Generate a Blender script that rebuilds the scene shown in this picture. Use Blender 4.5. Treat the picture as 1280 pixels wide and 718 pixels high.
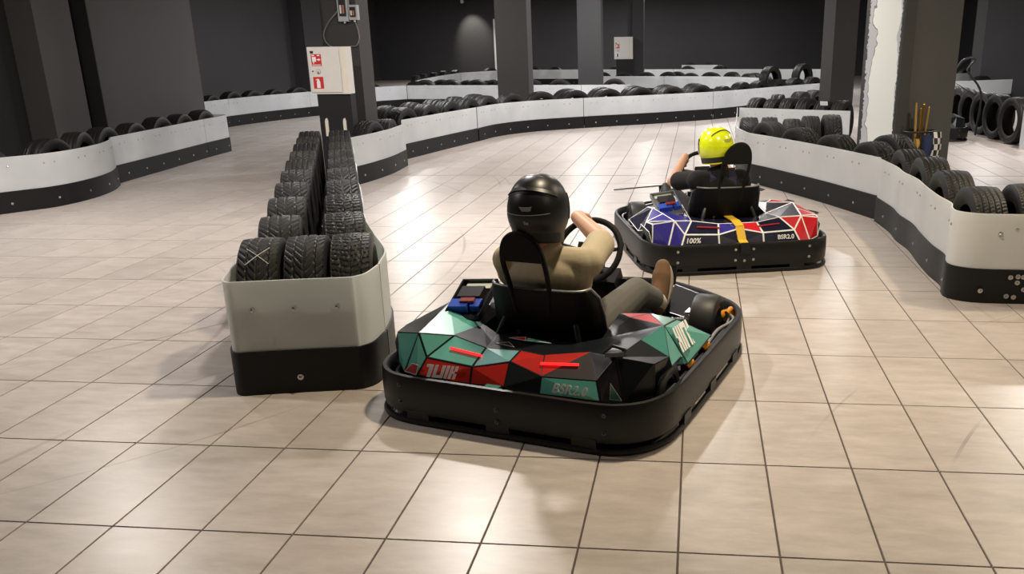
import bpy, bmesh, math, random
from mathutils import Vector, Matrix
import numpy as np
random.seed(7)
for o in list(bpy.data.objects): bpy.data.objects.remove(o, do_unlink=True)
scn = bpy.context.scene
COL = scn.collection
PI = math.pi
V = Vector

# ------------------------------------------------------------------ camera
F_PX, PITCH, ROLL, YAW = 1112.452, .323787, -.0147058, .112875
CAM = V((.0294874, -2.32296, 1.449896)); PPX, PPY = 746.0763, 424.5134
def cam_axes():
    r = V((math.cos(YAW), math.sin(YAW), 0)); f0 = V((-math.sin(YAW), math.cos(YAW), 0)); u = V((0, 0, 1))
    f = f0 * math.cos(PITCH) - u * math.sin(PITCH); up = u * math.cos(PITCH) + f0 * math.sin(PITCH)
    c, s = math.cos(ROLL), math.sin(ROLL)
    return r * c + up * s, up * c - r * s, f
CR, CU, CF = cam_axes()
cam_data = bpy.data.cameras.new('camera'); cam = bpy.data.objects.new('camera', cam_data); COL.objects.link(cam)
cam_data.sensor_width = 36; cam_data.lens = F_PX / 1280 * 36
cam_data.shift_x = (640 - PPX) / 1280; cam_data.shift_y = (PPY - 359) / 1280
cam_data.clip_start = .05; cam_data.clip_end = 200
m = Matrix.Identity(4)
for i in range(3): m[i][0], m[i][1], m[i][2], m[i][3] = CR[i], CU[i], -CF[i], CAM[i]
cam.matrix_world = m
scn.camera = cam
# ------------------------------------------------------------------ world, exposure
w = bpy.data.worlds.new('world'); scn.world = w; w.use_nodes = True
w.node_tree.nodes['Background'].inputs[0].default_value = (.9, .95, 1, 1)
w.node_tree.nodes['Background'].inputs[1].default_value = .02
scn.view_settings.view_transform = 'Standard'; scn.view_settings.look = 'None'
scn.view_settings.exposure = 0.44; scn.view_settings.gamma = 1
scn.view_settings.use_curve_mapping = False
CEIL = 3.3
# ceiling lamps: x, y, watts, colour, (aim x, y or None)
WARM, NEUT, COOL = (1, .84, .61), (1, .935, .885), (1, .98, .98)
LAMPS = [(.05, 1.5, 66, WARM), (2.9, -.2, 18, WARM), (-4.2, 1.4, 46, NEUT), (2.9, 3.6, 58, WARM), (-1.9, 4.7, 105, NEUT),
         (-5.2, 4.6, 60, NEUT), (.2, 8.6, 72, NEUT), (4.6, 9.4, 84, NEUT), (-2.2, 10.4, 62, NEUT), (-4.9, 12.6, 60, COOL),
         (-.6, 13.4, 70, COOL), (2.8, 14.4, 85, COOL), (-6.2, 16.6, 70, COOL), (-2.4, 17.2, 85, COOL), (5.6, 16.0, 80, COOL),
         (.6, 20.4, 90, COOL), (-5.0, 23.2, 90, COOL), (-1.6, 26.4, 90, COOL), (3.6, 24.4, 80, COOL), (.8, 31.6, 60, COOL), (-8.6, 30.6, 90, COOL), (-3.2, 32.2, 70, COOL)]  # last two are unseen lamps added to brighten the left back wall

# ------------------------------------------------------------------ helpers
MAT = {}
def nodes(name):
    mt = bpy.data.materials.new(name); mt.use_nodes = True; nt = mt.node_tree
    return mt, nt, nt.nodes['Principled BSDF'], nt.nodes['Material Output']
def mat(name, col, rough=.5, metal=0., noise=.0, nscale=12., bump=0., bscale=60., emit=None, estr=0., coat=0., spec=.5):
    mt, nt, b, out = nodes(name)
    b.inputs['Base Color'].default_value = (*col, 1); b.inputs['Roughness'].default_value = rough
    b.inputs['Metallic'].default_value = metal; b.inputs['Specular IOR Level'].default_value = spec
    b.inputs['Coat Weight'].default_value = coat; b.inputs['Coat Roughness'].default_value = .12
    tc = nt.nodes.new('ShaderNodeTexCoord')
    if noise > 0:
        n = nt.nodes.new('ShaderNodeTexNoise'); n.inputs['Scale'].default_value = nscale; n.inputs['Detail'].default_value = 5
        nt.links.new(tc.outputs['Object'], n.inputs['Vector'])
        mx = nt.nodes.new('ShaderNodeMix'); mx.data_type = 'RGBA'
        mx.inputs['A'].default_value = (*[c * (1 - noise) for c in col], 1)
        mx.inputs['B'].default_value = (*[min(1, c * (1 + noise)) for c in col], 1)
        nt.links.new(n.outputs['Fac'], mx.inputs['Factor']); nt.links.new(mx.outputs['Result'], b.inputs['Base Color'])
    if bump > 0:
        n2 = nt.nodes.new('ShaderNodeTexNoise'); n2.inputs['Scale'].default_value = bscale; n2.inputs['Detail'].default_value = 3
        nt.links.new(tc.outputs['Object'], n2.inputs['Vector'])
        bp = nt.nodes.new('ShaderNodeBump'); bp.inputs['Strength'].default_value = bump; bp.inputs['Distance'].default_value = .004
        nt.links.new(n2.outputs['Fac'], bp.inputs['Height']); nt.links.new(bp.outputs['Normal'], b.inputs['Normal'])
    if emit:
        b.inputs['Emission Color'].default_value = (*emit, 1); b.inputs['Emission Strength'].default_value = estr
    MAT[name] = mt; return mt

class MB:
    def __init__(s): s.v = []; s.f = []; s.m = []
    def add(s, vs, fs, mi=0):
        o = len(s.v); s.v += [tuple(p) for p in vs]; s.f += [tuple(i + o for i in f) for f in fs]; s.m += [mi] * len(fs)
        return s
    def box(s, x0, x1, y0, y1, z0, z1, mi=0):
        return s.add([(x, y, z) for x in (x0, x1) for y in (y0, y1) for z in (z0, z1)],
                     [(0, 1, 3, 2), (4, 6, 7, 5), (0, 4, 5, 1), (2, 3, 7, 6), (0, 2, 6, 4), (1, 5, 7, 3)], mi)
    def obox(s, M, hx, hy, hz, mi=0):
        return s.add([M @ V((x * hx, y * hy, z * hz)) for x in (-1, 1) for y in (-1, 1) for z in (-1, 1)],
                     [(0, 1, 3, 2), (4, 6, 7, 5), (0, 4, 5, 1), (2, 3, 7, 6), (0, 2, 6, 4), (1, 5, 7, 3)], mi)
    def tube(s, pts, r, n=8, mi=0, closed=False, caps=True):
        pts = [V(p) for p in pts]; N = len(pts); rs = r if isinstance(r, (list, tuple)) else [r] * N
        prev = None; vs = []
        for i, p in enumerate(pts):
            if closed: t = pts[(i + 1) % N] - pts[i - 1]
            else: t = pts[min(i + 1, N - 1)] - pts[max(i - 1, 0)]
            t.normalize()
            if prev is None:
                a = V((0, 0, 1)) if abs(t.z) < .9 else V((1, 0, 0)); u = t.cross(a).normalized()
            else: u = (prev - t * prev.dot(t)).normalized()
            prev = u; ww = t.cross(u)
            vs += [p + (u * math.cos(2 * PI * k / n) + ww * math.sin(2 * PI * k / n)) * rs[i] for k in range(n)]
        fs = []
        for i in range(N if closed else N - 1):
            j = (i + 1) % N
            fs += [(i * n + k, i * n + (k + 1) % n, j * n + (k + 1) % n, j * n + k) for k in range(n)]
        if not closed and caps: fs += [tuple(range(n - 1, -1, -1)), tuple((N - 1) * n + k for k in range(n))]
        return s.add(vs, fs, mi)
    def cyl(s, p0, p1, r0, r1=None, n=16, mi=0): return s.tube([p0, p1], [r0, r0 if r1 is None else r1], n, mi)
    def lathe(s, prof, n, M=Matrix.Identity(4), mi=0, closed=True):
        # prof: (axial, radius); axis = local X
        vs = []; P = len(prof)
        for k in range(n):
            a = 2 * PI * k / n
            vs += [M @ V((ax, r * math.cos(a), r * math.sin(a))) for ax, r in prof]
        fs = []
        for k in range(n):
            k2 = (k + 1) % n
            for i in range(P if closed else P - 1):
                j = (i + 1) % P; fs.append((k * P + i, k * P + j, k2 * P + j, k2 * P + i))
        return s.add(vs, fs, mi)
    def sphere(s, c, r, nu=14, nv=8, mi=0, M=None):
        rx, ry, rz = r if isinstance(r, (list, tuple)) else (r, r, r)
        c = V(c); vs = []
        for j in range(1, nv):
            t = PI * j / nv
            for i in range(nu):
                p = 2 * PI * i / nu; q = V((rx * math.sin(t) * math.cos(p), ry * math.sin(t) * math.sin(p), rz * math.cos(t)))
                vs.append(c + (M @ q if M else q))
        top = V((0, 0, rz)); vs += [c + (M @ top if M else top), c - (M @ top if M else top)]
        a, b = len(vs) - 2, len(vs) - 1; fs = []
        for i in range(nu):
            i2 = (i + 1) % nu; fs.append((a, i, i2)); fs.append((b, (nv - 2) * nu + i2, (nv - 2) * nu + i))
            for j in range(nv - 2): fs.append((j * nu + i, (j + 1) * nu + i, (j + 1) * nu + i2, j * nu + i2))
        return s.add(vs, fs, mi)
    def prism(s, poly, z0, z1, mi=0):
        n = len(poly); vs = [(x, y, z0) for x, y in poly] + [(x, y, z1) for x, y in poly]
        return s.add(vs, [tuple(range(n - 1, -1, -1)), tuple(range(n, 2 * n))] + [(i, (i + 1) % n, n + (i + 1) % n, n + i) for i in range(n)], mi)
    def mesh(s, name, mats, smooth=False):
        me = bpy.data.meshes.new(name); me.from_pydata(s.v, [], s.f)
        if not isinstance(mats, (list, tuple)): mats = [mats]
        for q in mats: me.materials.append(MAT[q] if isinstance(q, str) else q)
        me.polygons.foreach_set('material_index', s.m)
        bm = bmesh.new(); bm.from_mesh(me); bmesh.ops.recalc_face_normals(bm, faces=bm.faces[:]); bm.to_mesh(me); bm.free()
        if smooth:
            me.polygons.foreach_set('use_smooth', [True] * len(me.polygons))
            me.set_sharp_from_angle(angle=math.radians(smooth if smooth > 1 else 40))
        me.update(); return me
    def build(s, name, mats, parent=None, smooth=False):
        return link(name, s.mesh(name, mats, smooth), parent)
def link(name, data, parent=None):
    o = bpy.data.objects.new(name, data); COL.objects.link(o)
    if parent is not None: o.parent = parent
    return o
def tag(o, label=None, cat=None, group=None, kind=None):
    if label: o['label'] = label
    if cat: o['category'] = cat
    if group: o['group'] = group
    if kind: o['kind'] = kind
    return o
def empty(name, loc=(0, 0, 0), rz=0., label=None, cat=None, group=None):
    o = link(name, None); o.location = loc; o.rotation_euler = (0, 0, rz); o.empty_display_size = .1
    return tag(o, label, cat, group)
def copy_tree(o, parent=None):
    c = o.copy(); COL.objects.link(c); c.parent = parent
    for ch in list(o.children): copy_tree(ch, c)
    return c
def frame(p, xdir, zdir):
    z = V(zdir).normalized(); x = V(xdir); x = (x - z * x.dot(z)).normalized(); y = z.cross(x)
    M = Matrix.Identity(4)
    for i in range(3): M[i][0], M[i][1], M[i][2], M[i][3] = x[i], y[i], z[i], V(p)[i]
    return M
def cat(pts, n=8):
    P = [V(p) for p in pts]; E = [P[0] * 2 - P[1]] + P + [P[-1] * 2 - P[-2]]; out = []
    for i in range(1, len(E) - 2):
        a, b, c, d = E[i - 1:i + 3]
        for k in range(n):
            t = k / n; out.append(.5 * ((2 * b) + (c - a) * t + (2 * a - 5 * b + 4 * c - d) * t * t + (3 * b - a - 3 * c + d) * t ** 3))
    return out + [P[-1]]
def poly_plate(poly, M, th):
    b = MB(); n = len(poly); b.prism(poly, 0, th); b.v = [tuple(M @ V(p)) for p in b.v]; return b
def text_plate(txt, size, M, matname, parent, name='lettering', shear=0., th=.001, space=1.0, bold=0.):
    cu = bpy.data.curves.new('txt', 'FONT'); cu.body = txt; cu.size = size; cu.shear = shear; cu.align_x = 'CENTER'; cu.align_y = 'CENTER'
    cu.extrude = th; cu.space_character = space; cu.resolution_u = 3; cu.offset = bold
    t = bpy.data.objects.new('txt', cu); COL.objects.link(t)
    me = bpy.data.meshes.new_from_object(t.evaluated_get(bpy.context.evaluated_depsgraph_get()))
    bpy.data.objects.remove(t); bpy.data.curves.remove(cu)
    me.name = name; me.transform(M); me.materials.clear(); me.materials.append(MAT[matname])
    return link(name, me, parent)
ORD = ['first', 'second', 'third', 'fourth', 'fifth', 'sixth', 'seventh', 'eighth', 'ninth', 'tenth', 'eleventh', 'twelfth']

# ------------------------------------------------------------------ materials
def tile_material():
    mt, nt, b, out = nodes('tile'); N = nt.nodes; L = nt.links
    geo = N.new('ShaderNodeNewGeometry')
    def math_(op, a, bb=None, cc=None):
        n = N.new('ShaderNodeMath'); n.operation = op
        for i, x in enumerate((a, bb, cc)):
            if x is None: continue
            if isinstance(x, (int, float)): n.inputs[i].default_value = x
            else: L.new(x, n.inputs[i])
        return n.outputs[0]
    sep = N.new('ShaderNodeSeparateXYZ'); L.new(geo.outputs['Position'], sep.inputs[0])
    ix = math_('FLOOR', math_('DIVIDE', sep.outputs[0], .3)); iy = math_('FLOOR', math_('DIVIDE', sep.outputs[1], .6))
    cmb = N.new('ShaderNodeCombineXYZ'); L.new(ix, cmb.inputs[0]); L.new(iy, cmb.inputs[1])
    wn = N.new('ShaderNodeTexWhiteNoise'); wn.noise_dimensions = '3D'; L.new(cmb.outputs[0], wn.inputs['Vector'])
    # streaky stone figure, offset per tile
    off = N.new('ShaderNodeVectorMath'); off.operation = 'MULTIPLY_ADD'
    L.new(wn.outputs['Color'], off.inputs[0]); off.inputs[1].default_value = (13, 17, 5); L.new(geo.outputs['Position'], off.inputs[2])
    mp = N.new('ShaderNodeMapping'); mp.inputs['Scale'].default_value = (3.2, 9.5, 1); mp.inputs['Rotation'].default_value = (0, 0, .35)
    L.new(off.outputs[0], mp.inputs[0])
    n1 = N.new('ShaderNodeTexNoise'); n1.inputs['Scale'].default_value = 1.6; n1.inputs['Detail'].default_value = 9; n1.inputs['Roughness'].default_value = .68
    L.new(mp.outputs[0], n1.inputs['Vector'])
    n2 = N.new('ShaderNodeTexNoise'); n2.inputs['Scale'].default_value = 1.1; n2.inputs['Detail'].default_value = 4; L.new(geo.outputs['Position'], n2.inputs['Vector'])
    cr = N.new('ShaderNodeValToRGB'); L.new(n1.outputs['Fac'], cr.inputs[0])
    e = cr.color_ramp.elements; e[0].position = .22; e[0].color = (.385, .338, .303, 1); e[1].position = .72; e[1].color = (.575, .518, .474, 1)
    # per-tile value
    hsv = N.new('ShaderNodeHueSaturation'); L.new(cr.outputs[0], hsv.inputs['Color'])
    L.new(math_('MULTIPLY_ADD', wn.outputs['Value'], .09, .955), hsv.inputs['Value'])
    # grime patches
    gr = N.new('ShaderNodeMapRange'); L.new(n2.outputs['Fac'], gr.inputs[0]); gr.inputs[1].default_value = .35; gr.inputs[2].default_value = .7
    gr.inputs[3].default_value = 1.03; gr.inputs[4].default_value = .90
    mul = N.new('ShaderNodeMix'); mul.data_type = 'RGBA'; mul.blend_type = 'MULTIPLY'; mul.inputs['Factor'].default_value = 1
    L.new(hsv.outputs[0], mul.inputs['A']); cc = N.new('ShaderNodeCombineColor')
    for i in range(3): L.new(gr.outputs[0], cc.inputs[i])
    L.new(cc.outputs[0], mul.inputs['B'])
    # rubber scuffs: thin arcs of big circles broken by noise
    nb = N.new('ShaderNodeTexNoise'); nb.inputs['Scale'].default_value = .9; nb.inputs['Detail'].default_value = 2; L.new(geo.outputs['Position'], nb.inputs['Vector'])
    total = None
    for (cx, cy, r, wd, st) in [(-5.2, 3.3, 3.6, .010, .5), (-4.9, 3.1, 3.9, .006, .5), (-5.6, 1.2, 3.2, .012, .4), (4.6, -1.0, 4.0, .007, .7), (4.4, -.8, 4.25, .006, .55),
                            (-6.5, 5.9, 4.6, .008, .6), (-6.3, 6.2, 4.75, .006, .6), (-5.9, 6.0, 4.1, .008, .6), (-6.0, 4.5, 4.2, .01, .6), (1.6, 6.6, 3.4, .01, .5), (1.9, 6.9, 4.1, .007, .6), (5.2, 3.0, 3.6, .01, .35), (-4.6, 9.0, 4.2, .012, .5)]:
        d = N.new('ShaderNodeVectorMath'); d.operation = 'DISTANCE'; L.new(geo.outputs['Position'], d.inputs[0]); d.inputs[1].default_value = (cx, cy, 0)
        q = math_('ABSOLUTE', math_('SUBTRACT', d.outputs['Value'], r)); q = math_('LESS_THAN', q, wd); q = math_('MULTIPLY', q, st)
        total = q if total is None else math_('MAXIMUM', total, q)
    br = N.new('ShaderNodeMapRange'); L.new(nb.outputs['Fac'], br.inputs[0]); br.inputs[1].default_value = .5; br.inputs[2].default_value = .62
    sc = math_('MULTIPLY', math_('MULTIPLY', total, br.outputs[0]), .70)
    mx = N.new('ShaderNodeMix'); mx.data_type = 'RGBA'; L.new(sc, mx.inputs['Factor']); L.new(mul.outputs['Result'], mx.inputs['A']); mx.inputs['B'].default_value = (.13, .11, .10, 1)
    L.new(mx.outputs['Result'], b.inputs['Base Color'])
    rr = N.new('ShaderNodeMapRange'); L.new(n1.outputs['Fac'], rr.inputs[0]); rr.inputs[3].default_value = .24; rr.inputs[4].default_value = .40
    L.new(rr.outputs[0], b.inputs['Roughness']); b.inputs['Specular IOR Level'].default_value = .4
    bp = N.new('ShaderNodeBump'); bp.inputs['Strength'].default_value = .12; bp.inputs['Distance'].default_value = .004
    L.new(n1.outputs['Fac'], bp.inputs['Height']); L.new(bp.outputs[0], b.inputs['Normal'])
    MAT['tile'] = mt
tile_material()
def barrier_white():
    mt, nt, b, out = nodes('barrier_white'); N = nt.nodes; L = nt.links
    tc = N.new('ShaderNodeTexCoord'); n = N.new('ShaderNodeTexNoise'); n.inputs['Scale'].default_value = 3; n.inputs['Detail'].default_value = 6
    L.new(tc.outputs['Object'], n.inputs['Vector'])
    cr = N.new('ShaderNodeValToRGB'); e = cr.color_ramp.elements; e[0].position = .3; e[0].color = (.71, .725, .765, 1); e[1].position = .75; e[1].color = (.85, .86, .895, 1)
    L.new(n.outputs['Fac'], cr.inputs[0]); L.new(cr.outputs[0], b.inputs['Base Color']); b.inputs['Roughness'].default_value = .42
    tr = N.new('ShaderNodeBsdfTranslucent'); tr.inputs[0].default_value = (.80, .83, .74, 1)
    mx = N.new('ShaderNodeMixShader'); mx.inputs[0].default_value = .38
    L.new(b.outputs[0], mx.inputs[1]); L.new(tr.outputs[0], mx.inputs[2]); L.new(mx.outputs[0], out.inputs[0])
    MAT['barrier_white'] = mt
barrier_white()
def rubber():
    mt, nt, b, out = nodes('tyre_rubber'); N = nt.nodes; L = nt.links
    tc = N.new('ShaderNodeTexCoord'); oi = N.new('ShaderNodeObjectInfo')
    n = N.new('ShaderNodeTexNoise'); n.inputs['Scale'].default_value = 9; n.inputs['Detail'].default_value = 5; L.new(tc.outputs['Object'], n.inputs['Vector'])
    cr = N.new('ShaderNodeValToRGB'); e = cr.color_ramp.elements; e[0].color = (.005, .005, .0055, 1); e[1].color = (.020, .0175, .0145, 1)
    ad = N.new('ShaderNodeMath'); ad.operation = 'MULTIPLY_ADD'; L.new(oi.outputs['Random'], ad.inputs[0]); ad.inputs[1].default_value = .55
    ml = N.new('ShaderNodeMath'); ml.operation = 'MULTIPLY'; L.new(n.outputs['Fac'], ml.inputs[0]); ml.inputs[1].default_value = .45
    L.new(ml.outputs[0], ad.inputs[2]); L.new(ad.outputs[0], cr.inputs[0]); L.new(cr.outputs[0], b.inputs['Base Color'])
    b.inputs['Roughness'].default_value = .5; b.inputs['Specular IOR Level'].default_value = .28; MAT['tyre_rubber'] = mt
rubber()
def torn_paint():
    # charcoal paint with a white stripe whose edges are ragged, on a face running along local X 0..1
    mt, nt, b, out = nodes('torn_paint'); N = nt.nodes; L = nt.links
    tc = N.new('ShaderNodeTexCoord'); sep = N.new('ShaderNodeSeparateXYZ'); L.new(tc.outputs['Object'], sep.inputs[0])
    n = N.new('ShaderNodeTexNoise'); n.inputs['Scale'].default_value = 2.4; n.inputs['Detail'].default_value = 3; L.new(tc.outputs['Object'], n.inputs['Vector'])
    n3 = N.new('ShaderNodeTexNoise'); n3.inputs['Scale'].default_value = 30; n3.inputs['Detail'].default_value = 4; L.new(tc.outputs['Object'], n3.inputs['Vector'])
    def M_(op, a, bb):
        q = N.new('ShaderNodeMath'); q.operation = op
        for i, x in enumerate((a, bb)):
            if isinstance(x, (int, float)): q.inputs[i].default_value = x
            else: L.new(x, q.inputs[i])
        return q.outputs[0]
    wob = M_('MULTIPLY', M_('SUBTRACT', n.outputs['Fac'], .5), .62); wob2 = M_('MULTIPLY', M_('SUBTRACT', n3.outputs['Fac'], .5), .12)
    y = sep.outputs[1]
    yl = M_('ADD', y, wob2); yw = M_('ADD', y, wob)
    left = M_('LESS_THAN', yl, .575); right = M_('GREATER_THAN', M_('ADD', y, M_('MULTIPLY', wob2, .4)), .03)
    white = M_('MULTIPLY', left, right)
    clean = M_('MULTIPLY', M_('LESS_THAN', yw, .47), M_('GREATER_THAN', M_('SUBTRACT', y, M_('MULTIPLY', wob, .45)), .05))
    m1 = N.new('ShaderNodeMix'); m1.data_type = 'RGBA'; L.new(clean, m1.inputs['Factor']); m1.inputs['A'].default_value = (.52, .52, .55, 1); m1.inputs['B'].default_value = (.84, .87, .82, 1)
    crack = M_('MULTIPLY', M_('LESS_THAN', M_('ABSOLUTE', M_('SUBTRACT', yw, .47), 0.), .007), .8)
    mc = N.new('ShaderNodeMix'); mc.data_type = 'RGBA'; L.new(crack, mc.inputs['Factor']); L.new(m1.outputs['Result'], mc.inputs['A']); mc.inputs['B'].default_value = (.12, .12, .12, 1)
    m2 = N.new('ShaderNodeMix'); m2.data_type = 'RGBA'; L.new(white, m2.inputs['Factor']); m2.inputs['A'].default_value = (.045, .045, .046, 1); L.new(mc.outputs['Result'], m2.inputs['B'])
    L.new(m2.outputs['Result'], b.inputs['Base Color']); b.inputs['Roughness'].default_value = .7
    MAT['torn_paint'] = mt
torn_paint()
mat('grout', (.085, .062, .052), .8)
mat('barrier_black', (.006, .006, .0065), .5, spec=.3, noise=.3, nscale=5, bump=.15, bscale=25)
mat('wall_charcoal', (.046, .044, .046), .75, noise=.12, nscale=1.5, bump=.2, bscale=40)
mat('wall_brown', (.058, .053, .052), .75, noise=.10, nscale=1.5, bump=.2, bscale=40)
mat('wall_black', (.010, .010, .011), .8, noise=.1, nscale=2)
mat('column_brown', (.040, .036, .034), .75, noise=.10, nscale=1.5, bump=.2, bscale=40)
mat('column_mid', (.085, .086, .088), .7, noise=.12, nscale=2)
mat('column_grey', (.125, .128, .13), .7, noise=.12, nscale=2, bump=.15, bscale=40)
mat('ceiling', (.05, .05, .05), .9, noise=.1, nscale=2)
mat('bolt', (.55, .55, .55), .32, 1.)
mat('chalk', (.75, .75, .72), .9)
mat('lamp_glass', (1, 1, 1), .3, emit=(1, .92, .8), estr=6.)
mat('lamp_body', (.6, .6, .6), .5)
mat('cabinet_white', (.72, .70, .66), .45, noise=.04)
mat('cabinet_edge', (.78, .72, .62), .5)
mat('sign_red', (.60, .03, .03), .4); mat('sign_white', (.85, .85, .85), .45); mat('sign_black', (.02, .02, .02), .5)
mat('grey_plastic', (.42, .43, .44), .45); mat('cable_grey', (.20, .20, .21), .6); mat('orange_dull', (.45, .16, .07), .5)
mat('gold', (.62, .40, .12), .28, 1.); mat('wood_gold', (.50, .31, .08), .4); mat('flag_blue', (.022, .035, .11), .8); mat('black_wire', (.02, .02, .02), .45)
# kart
mat('bumper_black', (.007, .007, .0072), .42, spec=.35, noise=.25, nscale=9, bump=.12, bscale=90)
mat('k_black', (.008, .010, .0115), .3, noise=.1, spec=.32); mat('k_dark', (.018, .0155, .0175), .5, noise=.15, spec=.3)
mat('k_matte', (.007, .0075, .008), .65, spec=.15)
mat('k_teal', (.10, .36, .30), .36, coat=.15, noise=.06); mat('k_teal_dark', (.05, .21, .175), .28, coat=.4); mat('k_red', (.47, .022, .016), .28, coat=.4, noise=.06)
mat('k_orange', (.55, .06, .02), .28, coat=.4); mat('k_white', (.90, .90, .88), .4); mat('k_navy', (.012, .013, .035), .25, coat=.4)
mat('k_blue', (.045, .038, .30), .22, coat=.5); mat('k_ltblue', (.16, .36, .40), .3, coat=.4); mat('k_bred', (.62, .018, .03), .25, coat=.5)
mat('k_line', (.55, .58, .58), .35); mat('led_red', (.5, .01, .01), .3, emit=(1, .02, .02), estr=1.4); mat('led_off', (.45, .03, .05), .3)
mat('mount_orange', (.75, .30, .03), .45); mat('strap_yellow', (.75, .46, .03), .5); mat('steel', (.62, .62, .62), .25, 1.); mat('dark_steel', (.10, .10, .105), .35, .9)
mat('slick', (.022, .022, .022), .5, noise=.3); mat('seat_black', (.003, .003, .0034), .5, spec=.2); mat('rim_grey', (.28, .28, .29), .4, .8)
mat('pad_black', (.005, .0048, .0048), .7, spec=.25); mat('tray_grey', (.24, .25, .26), .4, .6); mat('cable_blue', (.02, .07, .45), .4); mat('cable_red', (.22, .02, .02), .45); mat('label_white', (.62, .66, .58), .5); mat('label_green', (.05, .35, .18), .5)
# people
mat('skin', (.56, .31, .20), .5, noise=.08, nscale=20); mat('shirt_khaki', (.43, .365, .245), .85, noise=.06, nscale=8, bump=.3, bscale=300); mat('shirt_black', (.0045, .0045, .0055), .9)
mat('trouser_grey', (.115, .11, .10), .85, noise=.1, bump=.3, bscale=300); mat('trouser_dark', (.010, .010, .012), .85)
mat('shoe_brown', (.15, .078, .035), .8, noise=.15, nscale=30); mat('shoe_sole', (.42, .36, .27), .6); mat('shoe_black', (.02, .02, .022), .6)
mat('sock', (.62, .56, .45), .85); mat('helmet_black', (.007, .007, .008), .38, spec=.4); mat('helmet_yellow', (.80, .92, .012), .25, coat=.4)
mat('helmet_trim', (.012, .012, .012), .5); mat('helmet_grey', (.30, .29, .27), .5); mat('visor', (.01, .01, .012), .08); mat('harness_blue', (.014, .017, .055), .7); mat('hair_brown', (.10, .045, .025), .7)

# ------------------------------------------------------------------ floor
def project(p):
    d = V(p) - CAM; z = d.dot(CF)
    if z < .05: return None
    return PPX + F_PX * d.dot(CR) / z, PPY - F_PX * d.dot(CU) / z
X0, X1, Y0, Y1 = -13.2, 9.6, -4.2, 35.4
floor = MB().box(X0, X1, Y0, Y1, -.2, -.003).build('floor', 'grout'); tag(floor, kind='structure')
def tile_verts(w, d, h=.004, bv=.0012):
    return ([(x, y, -h) for x, y in ((0, 0), (w, 0), (w, d), (0, d))] + [(x, y, 0) for x, y in ((bv, bv), (w - bv, bv), (w - bv, d - bv), (bv, d - bv))],
            [(4, 5, 6, 7), (0, 1, 5, 4), (1, 2, 6, 5), (2, 3, 7, 6), (3, 0, 4, 7)])
TW, TD, GAP = .3, .6, .0055
tv, tf = tile_verts(TW - GAP, TD - GAP)
tm = MB().add(tv, tf).mesh('tile', 'tile')
cells = []
for i in range(int(X0 / TW), int(X1 / TW)):
    for j in range(int(Y0 / TD), int(Y1 / TD)):
        x, y = i * TW, j * TD; c = (x + .15, y + .3, 0); q = project(c)
        inside = q is not None and -60 < q[0] < 1340 and -60 < q[1] < 790
        cells.append((0 if inside else 1, (V(c) - CAM).length, x, y))
cells.sort()
for k, (a, d, x, y) in enumerate(cells[:300]):
    o = link('tile', tm, floor); o.location = (x + GAP / 2, y + GAP / 2, 0)
mb = MB()
for (a, d, x, y) in cells[300:]:
    wide = .018 if abs(y - 7.2) < .01 and x > -4.2 else 0      # the expansion joint across the hall
    mb.add([(vx + x + GAP / 2, vy + y + GAP / 2, vz) for vx, vy, vz in tile_verts(TW - GAP, TD - GAP - wide)[0]], tf)
tag(mb.build('tile_field', 'tile', floor), kind='stuff')

# ------------------------------------------------------------------ walls, columns, ceiling
def struct(name, boxes, mt):
    b = MB()
    for bx in boxes: b.box(*bx)
    return tag(b.build(name, mt), kind='structure')
struct('ceiling', [(X0, X1, Y0, Y1, CEIL, CEIL + .15)], 'ceiling')
struct('wall_back', [(X0, X1, Y1, Y1 + .2, 0, CEIL)], 'wall_charcoal')
struct('wall_front', [(X0, X1, Y0 - .2, Y0, 0, CEIL)], 'wall_brown')
struct('wall_right', [(X1, X1 + .2, Y0, Y1, 0, CEIL)], 'wall_charcoal')
struct('wall_left', [(-7.75, -7.62, Y0, 10.7, 0, CEIL), (-9.95, -7.62, 10.55, 10.7, 0, CEIL)], 'wall_black')
struct('wall_left_far', [(-10.0, -9.8, 10.7, 22.6, 0, CEIL), (X0, -10.0, 22.4, 22.6, 0, CEIL)], 'wall_charcoal')
struct('wall_left_end', [(X0 - .2, X0, 22.6, Y1, 0, CEIL)], 'wall_charcoal')
struct('trim_1', [(-7.62, -7.3, 7.42, 8.05, 0, CEIL)], 'wall_brown')           # pilaster
struct('trim_2', [(-7.62, -7.3, 8.36, 10.7, 0, CEIL)], 'wall_brown')           # broad pier
struct('trim_5', [(-7.62, -7.295, 8.345, 8.36, 0, CEIL)], 'wall_black')         # thin black panel added to the pier's near side
struct('trim_3', [(-9.8, -9.45, 19.5, 21.6, 0, CEIL)], 'wall_charcoal')
struct('trim_4', [(-8.30, -8.22, Y1 - .02, Y1, .3, 2.35)], 'sign_white')        # white strip on the back wall
def column(name, c, w, d, th, mt, label, h=CEIL):
    b = MB().box(-w / 2, w / 2, 0, d, 0, h); o = b.build(name, mt); o.location = (*c, 0); o.rotation_euler = (0, 0, th)
    return tag(o, label, 'column', kind='structure')
column('column', (-4.06, 8.12), .40, .40, 0, 'column_brown', 'dark column behind the white fire cabinet')
column('column', (-4.33, 8.3), .07, .3, 0, 'wall_charcoal', 'slim dark upright left of the fire cabinet column')
column('column', (-3.21, 13.75), .56, .45, 0, 'column_brown', 'broad dark column rising behind the middle barrier')
column('column', (-2.47, 19.05), .54, .5, .0, 'wall_charcoal', 'dark grey column right of the broad middle column')
column('column', (-1.75, 25.2), .33, .5, .0, 'wall_charcoal', 'far slim column carrying the small fire cabinet')
column('column', (-2.0, 25.35), .14, .3, .0, 'wall_charcoal', 'far narrow pipe casing beside the small fire cabinet')
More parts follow.
